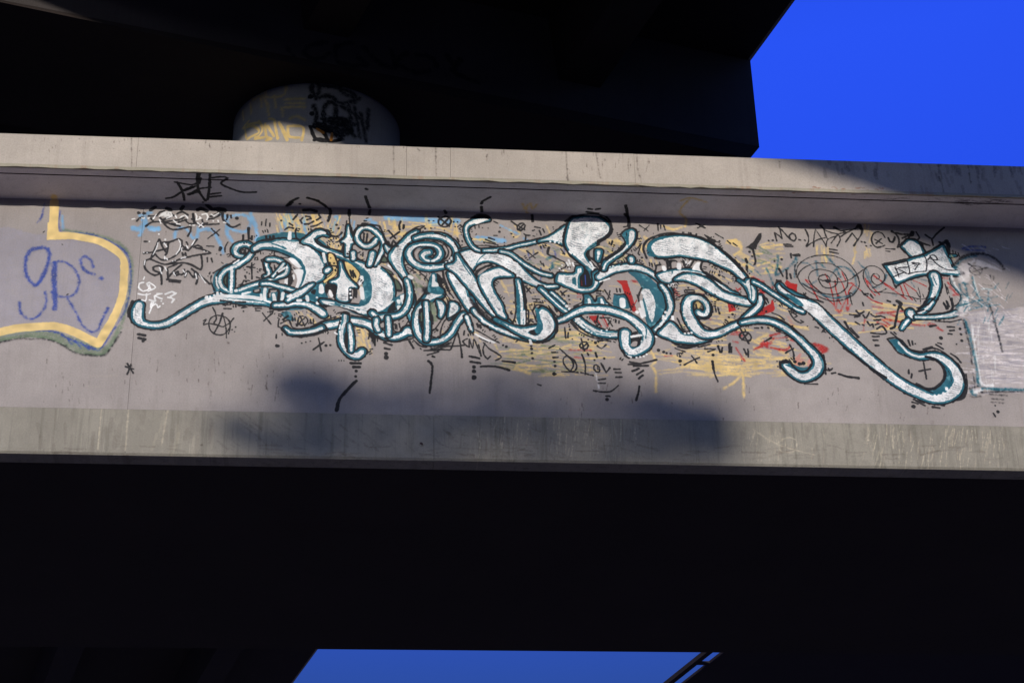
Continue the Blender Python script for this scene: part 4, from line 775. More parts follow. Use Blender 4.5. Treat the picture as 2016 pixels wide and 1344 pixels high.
class Canvas:
    def __init__(s, w, h, seed=1):
        s.w, s.h = w, h
        s.rgb = np.zeros((h, w, 3), np.float32); s.rgb[:] = np.array((150,140,138), np.float32)/255
        s.a = np.zeros((h, w), np.float32)
        s.n1 = smooth_noise((h, w), 4, seed); s.n2 = smooth_noise((h, w), 14, seed+1); s.n3 = smooth_noise((h, w), 2, seed+2)
        yy, xx = np.mgrid[0:h, 0:w].astype(np.float32)
        q = smooth_noise((h, w), 26, seed+3)
        s.hatch = np.sin(yy*1.05 + xx*0.28 + q*5.0)          # loose hatching inside the white letters
        s.hm = smooth_noise((h, w), 11, seed+4)
        s.cur = None
    def put(s, sdf, box, col, soft=0.9, rough=0.5, op=1.0, wear=0.0, hatch=0.0):
        y0, y1, x0, x1 = box
        d = sdf + rough*(s.n1[y0:y1, x0:x1]*0.7 + s.n2[y0:y1, x0:x1]*0.5)
        al = np.clip(0.5 - d/soft, 0, 1)*op
        if soft > 3: al = al*al*(3-2*al)
        if wear: al = al*np.clip(1.0 - wear*np.clip(s.n3[y0:y1, x0:x1]*0.8+s.n1[y0:y1, x0:x1]*0.4, 0, 1.5), 0, 1)
        if col is None:
            s.a[y0:y1, x0:x1] *= (1-al); return
        c = np.array(col, np.float32)/255
        cc = c[None, None]*(1 + 0.05*s.n2[y0:y1, x0:x1, None])
        if tuple(col) == COL['t']:
            k2 = np.clip(s.hm[y0:y1, x0:x1]*0.5+s.n1[y0:y1, x0:x1]*0.35-0.35, 0, 0.55)[..., None]
            cc = cc*(1-k2)+np.array([0.47, 0.66, 0.69])*k2
        if hatch:
            hh = np.clip(s.hatch[y0:y1, x0:x1]-0.35, 0, 1)*np.clip(s.hm[y0:y1, x0:x1]*0.8+0.25, 0, 1)*1.3*np.clip(-(d+2.5)/3, 0, 1)
            cc = cc*(1 - 0.16*np.clip(s.n3[y0:y1, x0:x1]*0.6+s.hm[y0:y1, x0:x1]*0.5, 0, 1.2)[..., None])
            cc = cc*(1 - hatch*hh[..., None]*np.array([1.0, 0.95, 0.85]))
        R = s.rgb[y0:y1, x0:x1]; A = s.a[y0:y1, x0:x1]
        na = al + A*(1-al)
        k = np.where(na > 1e-4, al/np.maximum(na, 1e-4), 0)[..., None]
        R[:] = np.where(A[..., None] < 0.02, cc, R*(1-k) + cc*k); A[:] = na
        if s.cur is not None:
            mm = s.cur; mm[y0:y1, x0:x1] = np.maximum(mm[y0:y1, x0:x1], al)
    def box(s, pts, pad):
        P = np.array([p[:2] for p in pts]); lo = P.min(0)-pad; hi = P.max(0)+pad
        x0, x1 = max(0, int(lo[0])), min(s.w, int(hi[0])+2); y0, y1 = max(0, int(lo[1])), min(s.h, int(hi[1])+2)
        return (y0, y1, x0, x1) if x1 > x0 and y1 > y0 else None
    def stroke_sdf(s, pts, box, D=None):
        y0, y1, x0, x1 = box
        if D is None: D = np.full((y1-y0, x1-x0), 1e3, np.float32)
        segs = list(zip(pts[:-1], pts[1:])) if len(pts) > 1 else [(pts[0], pts[0])]
        for (ax, ay, ar), (bx, by, br) in segs:
            m = max(ar, br)+14
            u0, u1 = max(x0, int(min(ax, bx)-m)), min(x1, int(max(ax, bx)+m)+1)
            v0, v1 = max(y0, int(min(ay, by)-m)), min(y1, int(max(ay, by)+m)+1)
            if u1 <= u0 or v1 <= v0: continue
            X = np.arange(u0, u1, dtype=np.float32)[None]; Y = np.arange(v0, v1, dtype=np.float32)[:, None]
            dx, dy = bx-ax, by-ay; L = dx*dx+dy*dy
            t = np.clip(((X-ax)*dx+(Y-ay)*dy)/L, 0, 1) if L > 1e-6 else 0*X+0*Y
            d = np.sqrt((X-ax-t*dx)**2+(Y-ay-t*dy)**2) - (ar+t*(br-ar))
            sub = D[v0-y0:v1-y0, u0-x0:u1-x0]; np.minimum(sub, d, out=sub)
        return D
    def poly_sdf(s, pts, box, D=None):
        y0, y1, x0, x1 = box
        X = np.arange(x0, x1, dtype=np.float32)[None]+0*np.arange(y0, y1, dtype=np.float32)[:, None]
        Y = np.arange(y0, y1, dtype=np.float32)[:, None]+0*X
        ins = np.zeros(X.shape, bool); dd = np.full(X.shape, 1e6, np.float32)
        n = len(pts)
        for i in range(n):
            ax, ay = pts[i][:2]; bx, by = pts[(i+1) % n][:2]
            dx, dy = bx-ax, by-ay; L = dx*dx+dy*dy+1e-9
            t = np.clip(((X-ax)*dx+(Y-ay)*dy)/L, 0, 1)
            np.minimum(dd, (X-ax-t*dx)**2+(Y-ay-t*dy)**2, out=dd)
            if abs(dy) > 1e-9:
                c = ((ay > Y) != (by > Y)) & (X < dx*(Y-ay)/dy+ax); ins ^= c
        d = np.sqrt(dd); d = np.where(ins, -d, d)
        return d if D is None else np.minimum(D, d)
def catmull(P, closed=False, step=5.0):
    P = [np.array(p, float) for p in P]; n = len(P)
    if n < 3: return P
    o = []
    rngi = range(n) if closed else range(n-1)
    for i in rngi:
        if closed: a, b, c, d = P[(i-1) % n], P[i], P[(i+1) % n], P[(i+2) % n]
        else: a, b, c, d = P[max(i-1, 0)], P[i], P[i+1], P[min(i+2, n-1)]
        k = max(1, int(np.linalg.norm((c-b)[:2])/step))
        for j in range(k):
            t = j/k
            q = 0.5*((2*b)+(c-a)*t+(2*a-5*b+4*c-d)*t*t+(3*b-a-3*c+d)*t**3)
            q[2] = b[2]*(1-t)+c[2]*t; o.append(q)
    if not closed: o.append(P[-1])
    return o
def paint_script(cv, text, project, mpp, tiles=TILES):
    """each line: tile kind[flags] [tTkK] radius : x,y[,r] ... ; ...   (# starts a named group)"""
    groups = []; cur = None; kf = 1.3
    for ln in text.strip().splitlines():
        if ln.startswith('#'):
            nm, lb = ln[1:].split('|'); cur = np.zeros((cv.h, cv.w), np.float32); cv.cur = cur; kf = 1.8 if nm.strip() in ('ring_target', 'dimsum', 'marker_left') else 1.42
            groups.append((nm.strip(), lb.strip(), cur)); continue
        if ln.startswith('ticks'):                   # short marks crowding the letter edges
            mm = [g_ for g_ in groups if g_[0] == 'main'][0][2] > 0.3; n_ = 0; x_lo, x_hi = project(430, 600)[0], project(1640, 600)[0]
            while n_ < int(ln.split()[1]):
                x, y = rng.uniform(x_lo, x_hi), rng.uniform(RES*0.75, RES*2.5)
                if mm[int(y), int(x)]: continue
                a = rng.uniform(0, 2*math.pi); R1 = rng.uniform(6, 15); u_, v_ = int(x+math.cos(a)*R1), int(y+math.sin(a)*R1)
                if not (0 <= u_ < cv.w and 0 <= v_ < cv.h and mm[v_, u_]): continue
                n_ += 1; k_ = rng.integers(1, 4); L_k = rng.uniform(0.5, 5.5); t_ = a+math.pi/2
                for i_ in range(k_):
                    ox, oy = math.cos(t_)*i_*5.5, math.sin(t_)*i_*5.5; dx_, dy_ = math.cos(a)*L_k*rng.uniform(0.7, 1.2), math.sin(a)*L_k
                    pts = [(x+ox-dx_/2, y+oy-dy_/2, rng.uniform(1.1, 2.0)), (x+ox+dx_/2, y+oy+dy_/2, rng.uniform(1.0, 1.8))]
                    bx = cv.box(pts, 8)
                    if bx: cv.put(cv.stroke_sdf(pts, bx), bx, COL['k'], soft=1.0, rough=0.4, op=0.95)
            continue
        if ln.startswith('z '):
            v = ln.split(); x0, y0, x1, y1, ang, n, le, r = map(float, v[1:9]); col = v[9]; om = float(v[10]) if len(v) > 10 else 1.0
            for _ in range(int(n)):
                cx, cy = rng.uniform(x0, x1), rng.uniform(y0, y1); a = math.radians(ang+rng.normal(0, 7)); L = le*rng.uniform(0.4, 1.0)/2
                q = [(cx-L*math.cos(a), cy-L*math.sin(a)), (cx, cy+rng.normal(0, 1)), (cx+L*math.cos(a), cy+L*math.sin(a))]
                pts = [(*project(*p), r*rng.uniform(0.6, 1.2)*mpp*RES) for p in q]
                b = cv.box(pts, r*4+6)
                if b: cv.put(cv.stroke_sdf(pts, b), b, COL[col], soft=1.8, rough=0.8, op=om*rng.uniform(0.3, 0.8), wear=0.45)
            continue
        head, body = ln.split(':'); tk = head.split(); tile = tiles[tk[0]]; kind = tk[1][0]; flags = tk[1][1:]
        st = re.search(r't([\d.]+)k([\d.]+)', head); r0 = float(tk[-1])/tile[2]
        T, K = (float(st.group(1)), float(st.group(2))) if st else (4.0, 2.5)
        T *= 1.0; K *= 1.3
        subs = []
        for sp in body.split(';'):
            P = []
            for w in sp.split():
                c = w.split(','); x = tile[0]+float(c[0])/tile[2]; y = tile[1]+float(c[1])/tile[2]
                r = float(c[2])/tile[2] if len(c) > 2 else r0
                P.append((*project(x, y), r*mpp*RES*(kf if kind == 'k' else 1.0)))
            if P: subs.append(P)
        if not subs: continue
        styled = kind in 'SP'; poly = kind.isupper() and kind != 'S'
        pad = ((T+K)*mpp*RES+8 if styled else 6) + max(p[2] for s_ in subs for p in s_) + (12 if '~' in flags else 0)
        allp = []
        for i, P in enumerate(subs):
            if '/' not in flags: P = catmull(P, closed=poly)
            subs[i] = P; allp += P
        b = cv.box(allp, pad)
        if not b: continue
        D = None
        for P in subs: D = cv.poly_sdf(P, b, D) if poly else cv.stroke_sdf(P, b, D)
        u = mpp*RES
        if styled:
            if K > 0: cv.put(D-(T+K)*u, b, COL['k'], rough=0.9)
            if T > 0: cv.put(D-T*u, b, COL['t'], rough=0.5, wear=0.05)
            cv.put(D, b, COL['w'], rough=0.8, wear=0.13, hatch=0.55)
        else:
            c = kind.lower(); soft = 5.0*u if '~' in flags else 1.0
            if c == 'a': soft = 3*u
            cv.put(D, b, None if c == 'd' else COL[c], soft=soft, rough=0.5 if not '~' in flags else 1.2,
                   op={'v': .42, 'x': .3, 'l': .85, 'a': .85, 'g': .7, 'e': .75}.get(c, .86 if '~' in flags else .97), wear=0.30 if '~' in flags else 0.04)
    cv.cur = None
    return groups
def to_image(name, cv):
    im = bpy.data.images.new(name, cv.w, cv.h, alpha=True)
    a = np.concatenate([np.clip(cv.rgb, 0, 1), cv.a[..., None]], 2).astype(np.float32)
    im.pixels.foreach_set(a.ravel()); im.update(); im.pack()
    return im
cv = Canvas(CW, CH, 3)
def proj_wall(px, py):
    x, s_ = wall_point(px, py); return (x-X0)*RES, (s_-S0)*RES
groups = paint_script(cv, PAINT, proj_wall, M_PX)
paint_img = to_image("wall_paint", cv)
def wall_uv(x, y, z, extra=0.0):
    if z <= WZ1+1e-4 and y > WY-0.06: s_ = z
    elif abs(z-WZ1) < 0.02: s_ = WZ1 + (WY-y)
    else: s_ = WZ1 + (WY-FY) + (z-WZ1)
    return ((x-X0)/(X1-X0), (s_-S0)/(S1-S0))

mat_web = concrete("painted_concrete_wall", (0.325,0.292,0.272), 0.50, 0.24, (0.20,0.17,0.15), 0.25, paint_img)
mat_under = concrete("overhang_concrete", (0.60,0.555,0.565), 0.35, 0.2, (0.16,0.12,0.11), 0.3, paint_img)
mat_fascia = concrete("pale_fascia_concrete", (0.435,0.385,0.325), 0.35, 0.22, (0.24,0.20,0.17), 0.35, paint_img)
mat_arris = concrete("rough_arris_concrete", (0.34,0.31,0.235), 0.5, 0.6, (0.32,0.19,0.13), 0.7)
mat_beam = concrete("streaked_beam_concrete", (0.27,0.25,0.205), 0.9, 0.7, (0.12,0.115,0.09), 0.45, paint_img)
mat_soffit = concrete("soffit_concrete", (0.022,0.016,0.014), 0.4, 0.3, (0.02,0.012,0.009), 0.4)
mat_groove = concrete("dark_joint_filler", (0.06,0.035,0.035), 0.4, 0.3, (0.03,0.02,0.02), 0.3)
mat_asphalt = concrete("asphalt", (0.05,0.05,0.052), 0.4, 0.1, (0.03,0.03,0.03), 0.6)

# ------------------------------------------------------------------ lower overpass
bridge = empty("lower_overpass", (0, 0, 0), "lit concrete overpass with a long graffiti covered side wall under the dark upper deck", "overpass")
XL, XR = -42.0, 46.0
def jittered(xs, w=0.004):
    return [(a+w, b-w) for a, b in zip(xs[:-1], xs[1:])]
# top edge course, cut by joints
xj = [-42,-34,-26,-18,-10.2,-6.3,-1.80,0.62,1.02,2.72,5.62,9.5,13.4,20,28,37,46]
for a, b in jittered(xj, 0.0012):
    d = random.uniform(-0.003, 0.003); mb = MB()
    mb.prism_x([(FY+d, WZ1+0.032), (FY+d, FZ1-0.012), (FY+d+0.012, FZ1), (FY+0.24, FZ1), (FY+0.24, WZ1+0.032)], a, b, lambda x, y, z: ((x-X0)/(X1-X0), (WZ1+(WY-FY)+(z-WZ1)-S0)/(S1-S0)))
    mb.build("fascia_panel", mat_fascia, bridge)
# rough cast lower arris under the course
mb = MB(); n = 900; top = []; 
xs = np.linspace(XL, XR, n); jz = np.where(rng.random(n) < 0.06, rng.uniform(0.004, 0.011, n), rng.normal(0, 0.003, n))
for i in range(n-1):
    a, b = xs[i], xs[i+1]; za, zb = WZ1+jz[i]*1.0, WZ1+jz[i+1]
    mb.add([(a, FY-0.004, za), (b, FY-0.004, zb), (b, FY-0.004, WZ1+0.030), (a, FY-0.004, WZ1+0.030)], [(0,1,2,3)])
    mb.add([(a, FY-0.004, za), (b, FY-0.004, zb), (b, FY+0.02, WZ1+0.004), (a, FY+0.02, WZ1+0.004)], [(0,3,2,1)])
mb.add([(XL,FY-0.004,WZ1+0.030),(XR,FY-0.004,WZ1+0.030),(XR,FY+0.05,WZ1+0.030),(XL,FY+0.05,WZ1+0.030)], [(0,1,2,3)])
mb.build("bottom_arris", mat_arris, bridge)
# underside of the overhang: strip, drip groove, strip
gy0, gy1 = FY+0.105, FY+0.122
mb = MB(); 
q = [(XL,FY+0.018,WZ1),(XR,FY+0.018,WZ1),(XR,gy0,WZ1),(XL,gy0,WZ1)]
mb.add(q, [(0,3,2,1)], [wall_uv(*p) for p in q])
q = [(XL,gy1,WZ1),(XR,gy1,WZ1),(XR,WY+0.02,WZ1),(XL,WY+0.02,WZ1)]
mb.add(q, [(0,3,2,1)], [wall_uv(*p) for p in q])
mb.build("overhang_underside", mat_under, bridge)
mb = MB(); mb.add([(XL,gy0,WZ1),(XR,gy0,WZ1),(XR,gy0,WZ1+0.02),(XL,gy0,WZ1+0.02),(XR,gy1,WZ1+0.02),(XL,gy1,WZ1+0.02),(XR,gy1,WZ1),(XL,gy1,WZ1)],
   [(0,1,2,3),(3,2,4,5),(5,4,6,7)]); mb.build("drip_groove", mat_groove, bridge)
# web wall: panels between vertical joints
webs = []
wj = [-42,-30,-18,-8.6,-1.765,16.4,28,46]
for a, b in jittered(wj, 0.0012):
    mb = MB()
    q = [(a,WY,WZ0),(b,WY,WZ0),(b,WY,WZ1),(a,WY,WZ1)]
    mb.add(q, [(0,1,2,3)], [wall_uv(*p) for p in q])
    mb.add([(a,WY,WZ0),(a,WY+0.1,WZ0),(a,WY+0.1,WZ1),(a,WY,WZ1)], [(0,1,2,3)]); mb.add([(b,WY,WZ0),(b,WY+0.1,WZ0),(b,WY+0.1,WZ1),(b,WY,WZ1)], [(3,2,1,0)])
    webs.append((a, b, mb.build("web_panel", mat_web, bridge)))
# bottom beam
lj = [-42,-33,-24,-15,-7.4,0.885,9.1,17,26,36,46]
for a, b in jittered(lj, 0.0012):
    mb = MB(); d = random.uniform(-0.002, 0.002)
    mb.prism_x([(LY+d+0.02, LZ0), (LY+d+0.004, LZ0+0.018), (LY+d, LZ0+0.05), (LY+d, WZ0-0.008), (LY+d+0.01, WZ0), (LY+0.2, WZ0), (LY+0.2, LZ0)], a, b, lambda x, y, z: ((x-X0)/(X1-X0), (z-S0)/(S1-S0)))
    mb.build("bottom_beam", mat_beam, bridge)
p = onY(830, 873, LY)
mb = MB(); mb.tube((p[0], LY-0.006, p[2]), (p[0], LY+0.01, p[2]), 0.022, 0.024, 14); mb.build("form_tie_ring", mat_beam, bridge)
mb = MB(); mb.tube((p[0]-0.004, LY-0.008, p[2]-0.006), (p[0], LY+0.012, p[2]), 0.015, 0.015, 12); mb.build("form_tie_hole", mat_groove, bridge)
# core, road slab, soffit and far side
FAR = 19.80
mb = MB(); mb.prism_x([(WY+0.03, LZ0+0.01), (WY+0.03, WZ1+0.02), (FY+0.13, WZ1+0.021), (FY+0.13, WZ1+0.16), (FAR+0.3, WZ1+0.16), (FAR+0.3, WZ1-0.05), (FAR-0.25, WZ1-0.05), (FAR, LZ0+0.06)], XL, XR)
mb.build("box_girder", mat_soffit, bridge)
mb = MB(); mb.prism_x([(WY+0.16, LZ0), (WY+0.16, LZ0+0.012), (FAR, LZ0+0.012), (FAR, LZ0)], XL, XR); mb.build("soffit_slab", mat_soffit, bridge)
mb = MB(); mb.box(XL, XR, FY+0.25, FAR+0.05, WZ1+0.165, WZ1+0.19); mb.build("road_surface", mat_asphalt, bridge)
mb = MB(); mb.prism_x([(FAR+0.05, WZ1+0.16), (FAR+0.05, FZ1-0.02), (FAR+0.3, FZ1-0.02), (FAR+0.3, WZ1+0.16)], XL, XR); mb.build("far_kerb", mat_fascia, bridge)

# paint films as pieces of the wall that carry them: thin sheets following each painted mark
taken = None
for nm, lb, mask in groups[::-1]:
    if nm == 'stain': continue
    c = 3                                            # canvas pixels per cell
    hh, ww = mask.shape[0]//c, mask.shape[1]//c
    mk = mask[:hh*c, :ww*c].reshape(hh, c, ww, c).max((1, 3)) > 0.30
    mk[int((WZ1-0.004-S0)*RES/c):] = False
    mk[:int(math.ceil((WZ0+0.004-S0)*RES/c))] = False
    if taken is None: taken = np.zeros_like(mk)
    mk &= ~taken; taken |= mk
    # one piece per connected patch of paint
    loose = nm in ('marks', 'yellow_scribble', 'red_tag', 'blue_tag', 'teal_tag')
    comp = np.zeros(mk.shape, int); nc = 0; sizes = [0]
    if loose: comp[mk] = 1; nc = 1; sizes.append(9e9)
    else:
        D_ = 2; gm = mk.copy()
        for _ in range(D_):
            q_ = gm.copy(); q_[1:] |= gm[:-1]; q_[:-1] |= gm[1:]; q_[:, 1:] |= gm[:, :-1]; q_[:, :-1] |= gm[:, 1:]; gm = q_
        seen = np.zeros(mk.shape, int)
        for (y_, x_) in zip(*np.nonzero(mk)):
            if seen[y_, x_]: continue
            nc += 1; cnt = 0; st_ = [(y_, x_)]; seen[y_, x_] = nc
            while st_:
                v_, u_ = st_.pop(); cnt += mk[v_, u_]
                for a_, b_ in ((v_+1, u_), (v_-1, u_), (v_, u_+1), (v_, u_-1)):
                    if 0 <= a_ < hh and 0 <= b_ < ww and gm[a_, b_] and not seen[a_, b_]: seen[a_, b_] = nc; st_.append((a_, b_))
            sizes.append(cnt)
        comp = np.where(mk, seen, 0)
    mk_all = mk; small = np.zeros_like(mk); batches = []
    for ci in range(1, nc+1):
        if sizes[ci] > 60: batches.append((comp == ci, loose))
        else: small |= comp == ci
    if small.any(): batches.append((small, True))
    for mk, is_stuff in batches:
     used = np.zeros_like(mk); buckets = {}
     for j in range(hh):
         i = 0; row = mk[j]
         while i < ww:
             if not row[i] or used[j, i]: i += 1; continue
             k = i
             while k < ww and row[k] and not used[j, k]: k += 1
             jj = j+1
             while jj < hh and mk[jj, i:k].all() and not used[jj, i:k].any() and not (i > 0 and mk[jj, i-1]) and not (k < ww and mk[jj, k]): jj += 1
             used[j:jj, i:k] = True
             x0, x1 = X0+i*c/RES, X0+k*c/RES; z0, z1 = S0+j*c/RES, S0+jj*c/RES
             for wi, (a, b, o) in enumerate(webs):
                 u0, u1 = max(x0, a), min(x1, b)
                 if u1 > u0+1e-4: buckets.setdefault(wi, MB()).add([(u0,WY-0.0015,z0),(u1,WY-0.0015,z0),(u1,WY-0.0015,z1),(u0,WY-0.0015,z1)], [(0,1,2,3)],
                                    [((x-X0)/(X1-X0), (z-S0)/(S1-S0)) for x, z in ((u0,z0),(u1,z0),(u1,z1),(u0,z1))])
             i = k
     for wi, mb in buckets.items():
         if len(mb.f) < 6: continue
         o = mb.build("graffiti", mat_web, webs[wi][2]); o["label"] = lb
         if is_stuff: o["kind"] = "stuff"

# ------------------------------------------------------------------ upper overpass: deck, bent cap, column
ZD = 15.19; ZC = 13.95
upper = empty("upper_overpass", (0, 0, 0), "dark upper overpass crossing overhead, seen from below in deep shade", "overpass")
Lp = [(12.3,-60), (0.31,-10.71), (-2.5,4.17), (-9.5,18), (-19.0,60), (-29,100)]
rd = np.array([-0.2365, 0.9716])
Rp = [(4.93+rd[0]/rd[1]*(y-17.04), y) for y in (-60, -10.71, 4.17, 18, 60, 100)]
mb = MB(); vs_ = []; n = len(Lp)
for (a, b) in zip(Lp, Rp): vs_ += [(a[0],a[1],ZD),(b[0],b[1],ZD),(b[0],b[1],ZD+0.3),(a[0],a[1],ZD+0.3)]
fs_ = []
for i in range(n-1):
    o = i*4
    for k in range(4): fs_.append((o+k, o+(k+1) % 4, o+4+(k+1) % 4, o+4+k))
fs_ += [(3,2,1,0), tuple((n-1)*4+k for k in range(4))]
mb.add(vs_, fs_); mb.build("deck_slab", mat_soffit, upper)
for side, P in ((1, Rp), (-1, Lp)):
    prof = [(-0.02*side, ZD+0.003), (0.05*side, ZD+0.02), (0.05*side, ZD+1.15), (-0.25*side, ZD+1.15), (-0.25*side, ZD+0.31)]
    v_, f_ = prism_path(prof if side > 0 else prof, P); mb = MB(); mb.add(v_, f_); mb.build("parapet", mat_beam, upper)
# bent cap: runs under the deck, its end chamfered
ca = onZ(440, 86, ZC); cb = onZ(1495, 290, ZC)
cd = (cb-ca)[:2]; cd /= np.linalg.norm(cd); cn = np.array([-cd[1], cd[0]])
if cn[1] < 0: cn = -cn
def capP(u, w, z): q = cb[:2]+cd*u+cn*w; return (q[0], q[1], z)
mb = MB()
prof_u = [(-10.6, ZC+0.55), (-9.9, ZC), (-0.55, ZC-0.0), (0.0, ZC+0.0), (0.0, ZD-0.003), (-10.6, ZD-0.003)]
prof_u = [(-10.4, ZC+0.6), (-9.6, ZC-0.001), (-0.30, ZC-0.18), (0.0, ZC), (0.0, ZD-0.003), (-10.4, ZD-0.003)]
fr = [capP(u, 0, z) for u, z in prof_u]; bk = [capP(u, 2.1, z) for u, z in prof_u]; n = len(fr)
mb.add(fr+bk, [tuple(range(n))]+[tuple(range(2*n-1, n-1, -1))]+[(k, k+n, (k+1) % n+n, (k+1) % n) for k in range(n)])
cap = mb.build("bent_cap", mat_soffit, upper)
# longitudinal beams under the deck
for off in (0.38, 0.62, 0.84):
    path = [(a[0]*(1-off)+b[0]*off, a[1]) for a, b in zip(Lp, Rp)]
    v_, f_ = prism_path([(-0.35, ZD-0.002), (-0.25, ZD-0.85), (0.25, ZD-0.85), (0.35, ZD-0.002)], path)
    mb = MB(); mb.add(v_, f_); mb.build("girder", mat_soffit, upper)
# sprayed word on the cap face (dark on dark)
CRES = 110
capcv = Canvas(int(10.4*CRES), int(1.3*CRES), 31)
def proj_cap(px, py):
    d = ray(px, py); nrm = np.array([cn[0], cn[1], 0]); c0 = np.array([cb[0], cb[1], ZC])
    q = CAM + d*(((c0-CAM)@nrm)/(d@nrm)); return ((q[:2]-cb[:2])@cd+10.4)*CRES, (q[2]-ZC+0.05)*CRES
RES_SAVE = RES; RES = CRES
CAPTXT = '''# w | x
0 k~ 4 : 565,95 580,115 600,128 640,132 ; 640,85 610,90 600,110 625,118 650,105 ; 690,85 660,95 668,125 720,130 700,110 ; 715,95 740,120 775,135 770,100 ; 800,105 780,125 820,145 845,140 ; 820,110 850,115 860,135 ; 880,110 900,150 ; 905,120 890,140 940,165
'''
paint_script(capcv, CAPTXT, proj_cap, M_PX)
RES = RES_SAVE
cap_img = to_image("cap_paint", capcv)
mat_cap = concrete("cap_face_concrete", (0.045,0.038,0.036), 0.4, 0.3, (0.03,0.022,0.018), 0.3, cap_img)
q = [(-10.39, ZC+0.6), (-9.59, ZC+0.003), (-0.32, ZC+0.003), (-0.01, ZC+0.01), (-0.01, ZD-0.02), (-10.39, ZD-0.02)]
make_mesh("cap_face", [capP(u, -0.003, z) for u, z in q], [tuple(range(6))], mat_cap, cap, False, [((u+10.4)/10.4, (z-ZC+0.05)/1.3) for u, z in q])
# column
R_, CX, CY = 0.92, -0.335, 17.6
lim = onY(461, 230, CY)
CX = lim[0] + R_*1.0
colcv = Canvas(560, 560, 51); CS = 190
def proj_col(px, py):
    d = ray(px, py); o = CAM - np.array([CX, CY, 0]); a = d[0]**2+d[1]**2; b = 2*(o[0]*d[0]+o[1]*d[1]); c = o[0]**2+o[1]**2-R_**2
    disc = b*b-4*a*c; t = (-b-math.sqrt(max(disc, 0)))/(2*a); q = CAM+d*t
    th = math.atan2(q[0]-CX, -(q[1]-CY)); return (th+1.5)*R_*CS, (q[2]-11.6)*CS
COLTXT = '''# c | x
V y 9 : 320,500 400,480 440,530 350,580 ; 330,510 340,570 ; 440,440 470,500 440,560 410,570 ; 440,450 350,470 ; 310,500 360,440 ; 490,460 500,560 540,580 500,590 ; 520,420 560,430 570,480 590,580 ; 510,480 560,560 ; 600,450 660,580 ; 600,450 640,520 665,590 ; 670,480 790,490 780,590 ; 670,480 680,560 760,570 ; 410,580 480,570
V y~ 9 : 400,200 390,270 450,240 460,330 ; 480,180 500,250 640,230 650,90 ; 510,130 490,250 ; 560,240 575,330 ; 370,290 380,380 ; 310,360 320,430 ; 640,270 800,265 ; 650,300 800,300 ; 640,330 800,330 ; 690,420 740,400 800,430 ; 620,330 630,400 ; 500,300 520,390 ; 450,200 520,330
V k~ 11 : 870,120 860,190 890,240 920,180 900,130 860,130 ; 930,160 1080,180 1210,240 1200,290 ; 1090,130 1100,210 1190,250 ; 900,260 1000,240 1100,300 1240,260 ; 960,330 1000,290 1060,320 1040,400 ; 880,320 900,400 880,470 ; 940,420 1100,420 1200,470 ; 1090,320 1190,380 1250,420 ; 1050,340 1060,520 ; 1150,300 1180,500 ; 1250,380 1290,600 ; 1310,350 1300,500 ; 1200,330 1240,560 ; 1100,450 1200,560 ; 900,450 1000,520 1100,580 ; 950,360 970,500 ; 1000,440 1180,520
V k 8 : 845,480 930,510 990,590 ; 850,485 890,580 970,600 ; 880,590 930,580 1000,600 1080,590 ; 960,520 980,580 ; 850,245,12 ; 860,380,12
V k~ 24 : 920,480 1000,500 1100,530 1150,500 ; 1020,440 1120,460
V o 10 : 900,500 950,530 ; 1020,540 1015,590
'''
COL['o'] = (170,110,40)
TILES['V'] = (400,130,4.032)
RES = CS
paint_script(colcv, COLTXT, proj_col, 1/140.0/1.0)  # graffiti; extra black scribble at right paints in the column's shaded side
RES = RES_SAVE
col_img = to_image("column_paint", colcv)
mat_col = concrete("column_concrete", (0.36,0.335,0.31), 0.3, 0.2, (0.2,0.17,0.15), 0.3, col_img)
N = 72; v_ = []; f_ = []; uv_ = []
z0c, z1c = WZ1+0.17, ZC+0.01
for k in range(N):
    th = -math.pi + 2*math.pi*k/N
    for z in (z0c, z1c):
        v_.append((CX+R_*math.sin(th), CY-R_*math.cos(th), z)); uv_.append(((th+1.5)*R_*CS/560, (z-11.6)*CS/560))
for k in range(N): f_.append((2*k, 2*((k+1) % N), 2*((k+1) % N)+1, 2*k+1))
f_.append(tuple(2*k+1 for k in range(N)))
make_mesh("column", v_, f_, mat_col, upper, True, uv_)

# second ramp beside it, parallel, with an edge rail beam held off by short brackets
ramp = empty("side_ramp", (0, 0, 0), "narrow dark ramp edge crossing the strip of sky under the lower overpass at the right", "overpass")
def along(y, off): b = 8.05 + rd[0]/rd[1]*(y-38.21); return (b+off, y)
ys = (-10, 20, 60, 100)
for nm, o0, o1, z0, z1 in (("edge_beam", 0.0, 0.13, ZD, ZD+0.10), ("deck_slab", 0.36, 9.0, ZD-0.002, ZD+0.07), ("kerb", 1.2, 1.5, ZD+0.071, ZD+0.5)):
    v_, f_ = prism_path([(o0, z0), (o1, z0), (o1, z1), (o0, z1)], [along(y, 0) for y in ys]); mb = MB(); mb.add(v_, f_); mb.build(nm, mat_soffit, ramp)
for k in range(40):
    y = 39.0 + (k-20)*1.5
    if y < -9: continue
    a = along(y, 0.1); mb = MB(); mb.box(a[0]-0.0, a[0]+0.36, a[1]-0.06, a[1]+0.06, ZD+0.01, ZD+0.06); mb.build("bracket", mat_soffit, ramp)
for y in (-4.0, 84.0):
    a = along(y, 4.5); mb = MB(); mb.tube((a[0], a[1], -0.2), (a[0], a[1], ZD), 0.9, 0.9, 32); mb.build("column", mat_beam, ramp)
